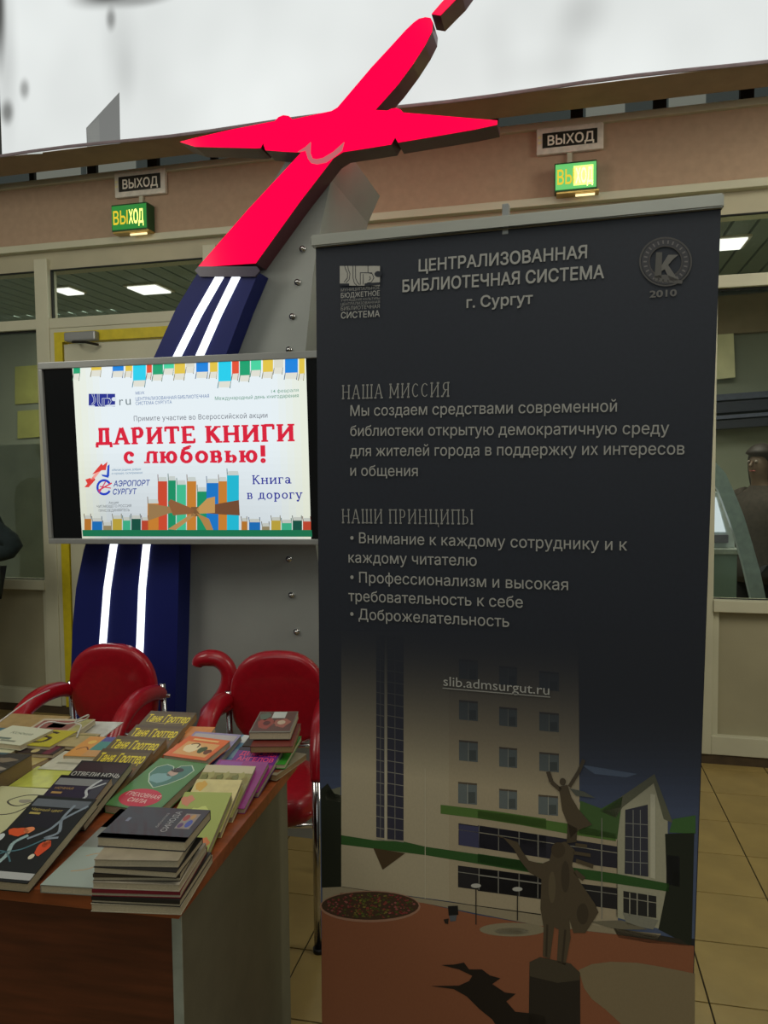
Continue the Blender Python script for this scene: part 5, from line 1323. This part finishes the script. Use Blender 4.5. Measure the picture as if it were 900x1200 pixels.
book('paperback', 'sand coloured book in the middle of the left field', (24, 873), (74, 880), .16, .765, .01, (186, 168, 106), lambda p, W_, L_: (rect(p, W_, L_, .1, .62, .9, .66, (150, 120, 60)), rect(p, W_, L_, .1, .7, .7, .73, (170, 110, 60))))
book('paperback', 'whitish book beside the nearest yellow-title book', (76, 880), (118, 882), .12, .772, .012, (196, 194, 174), lambda p, W_, L_: rect(p, W_, L_, .2, .3, .8, .4, (150, 150, 130)), w_=.13)
book('paperback', 'lime yellow thin book in front of the whitish one', (44, 898), (95, 900), .12, .770, .009, (194, 200, 84), None, w_=.14)
def d_tan(p, W_, L_):
    rect(p, W_, L_, 0, 0, 1, 1, (52, 46, 42)); p.L = 1
    blob(p, W_, L_, .7, .75, .22, .08, (130, 116, 96), 14, .2); blob(p, W_, L_, .66, .42, .3, .13, (150, 140, 124), 14, .2); blob(p, W_, L_, .6, .2, .2, .1, (110, 84, 80), 14, .2); blob(p, W_, L_, .85, .08, .12, .06, (190, 110, 70)); rect(p, W_, L_, 0, .93, .6, 1, (70, 96, 104))
book('thick_book', 'thick tan-paged book with a dark photo cover, left edge', (-30, 880), (38, 884), .175, .808, .05, (70, 60, 50), d_tan, pages=mat('tan_pages', (140, 116, 80), .85, 0, .08, 200, 0, stretch=(1, 1, 10)))
book('paperback', 'thin black book between lime book and scribbled cream book', (24, 909), (66, 912), .11, .768, .011, (28, 26, 26), lambda p, W_, L_: tx(p, W_, L_, 'ЛЮБОВЬ', .3, .8, .6, .08, (150, 150, 140), .01), w_=.135)
book('paperback', 'cream book with dark scribbled ornament under the flower book', (2, 921), (60, 922), .24, .782, .022, (196, 196, 150), d_9, tilt=0, rot=-6, w_=.15)
# magazine bundle tied with cord at the back
mg = book('magazine', 'magazine with a pink photo cover bound by white cord', (52, 842), (112, 843), .11, .782, .014, (196, 184, 160), lambda p, W_, L_: (rect(p, W_, L_, .06, .15, .75, .85, (150, 90, 84)), rect(p, W_, L_, .8, 0, .97, 1, (176, 170, 110)), rect(p, W_, L_, .3, .3, .6, .7, (190, 150, 140))), cat='magazine', grp=None)
book('sheet', 'white sheet of paper lying right of the bound magazine', (95, 845), (137, 846), .13, .764, .002, (196, 196, 184), None, cat='paper', w_=.13, grp=None)
def cord(pts, z):
    q = []
    for (x, y, h) in pts: q.append(onz(x, y, z + h))
    return tube(bmesh.new(), spline(q, 6), .0022, 8)
tag(obj('cord', cord([(38, 862, 0), (46, 852, .004), (58, 846, .006), (80, 848, .006), (100, 843, .004), (103, 838, .03), (88, 846, .01), (95, 850, .004), (93, 856, -.004), (90, 864, -.006)], .788), mat('white_cord', (196, 194, 186), .6), None, True), 'white cord looped over the magazine at the back', 'cord')
tag(obj('cord', tube(bmesh.new(), spline([onz(-6, 850, .78), onz(18, 832, .80), onz(38, 818, .80), onz(58, 809, .79)], 6), .0022, 8), MATS['white_cord'], None, True), 'thin white cord along the left chair armrest', 'cord')
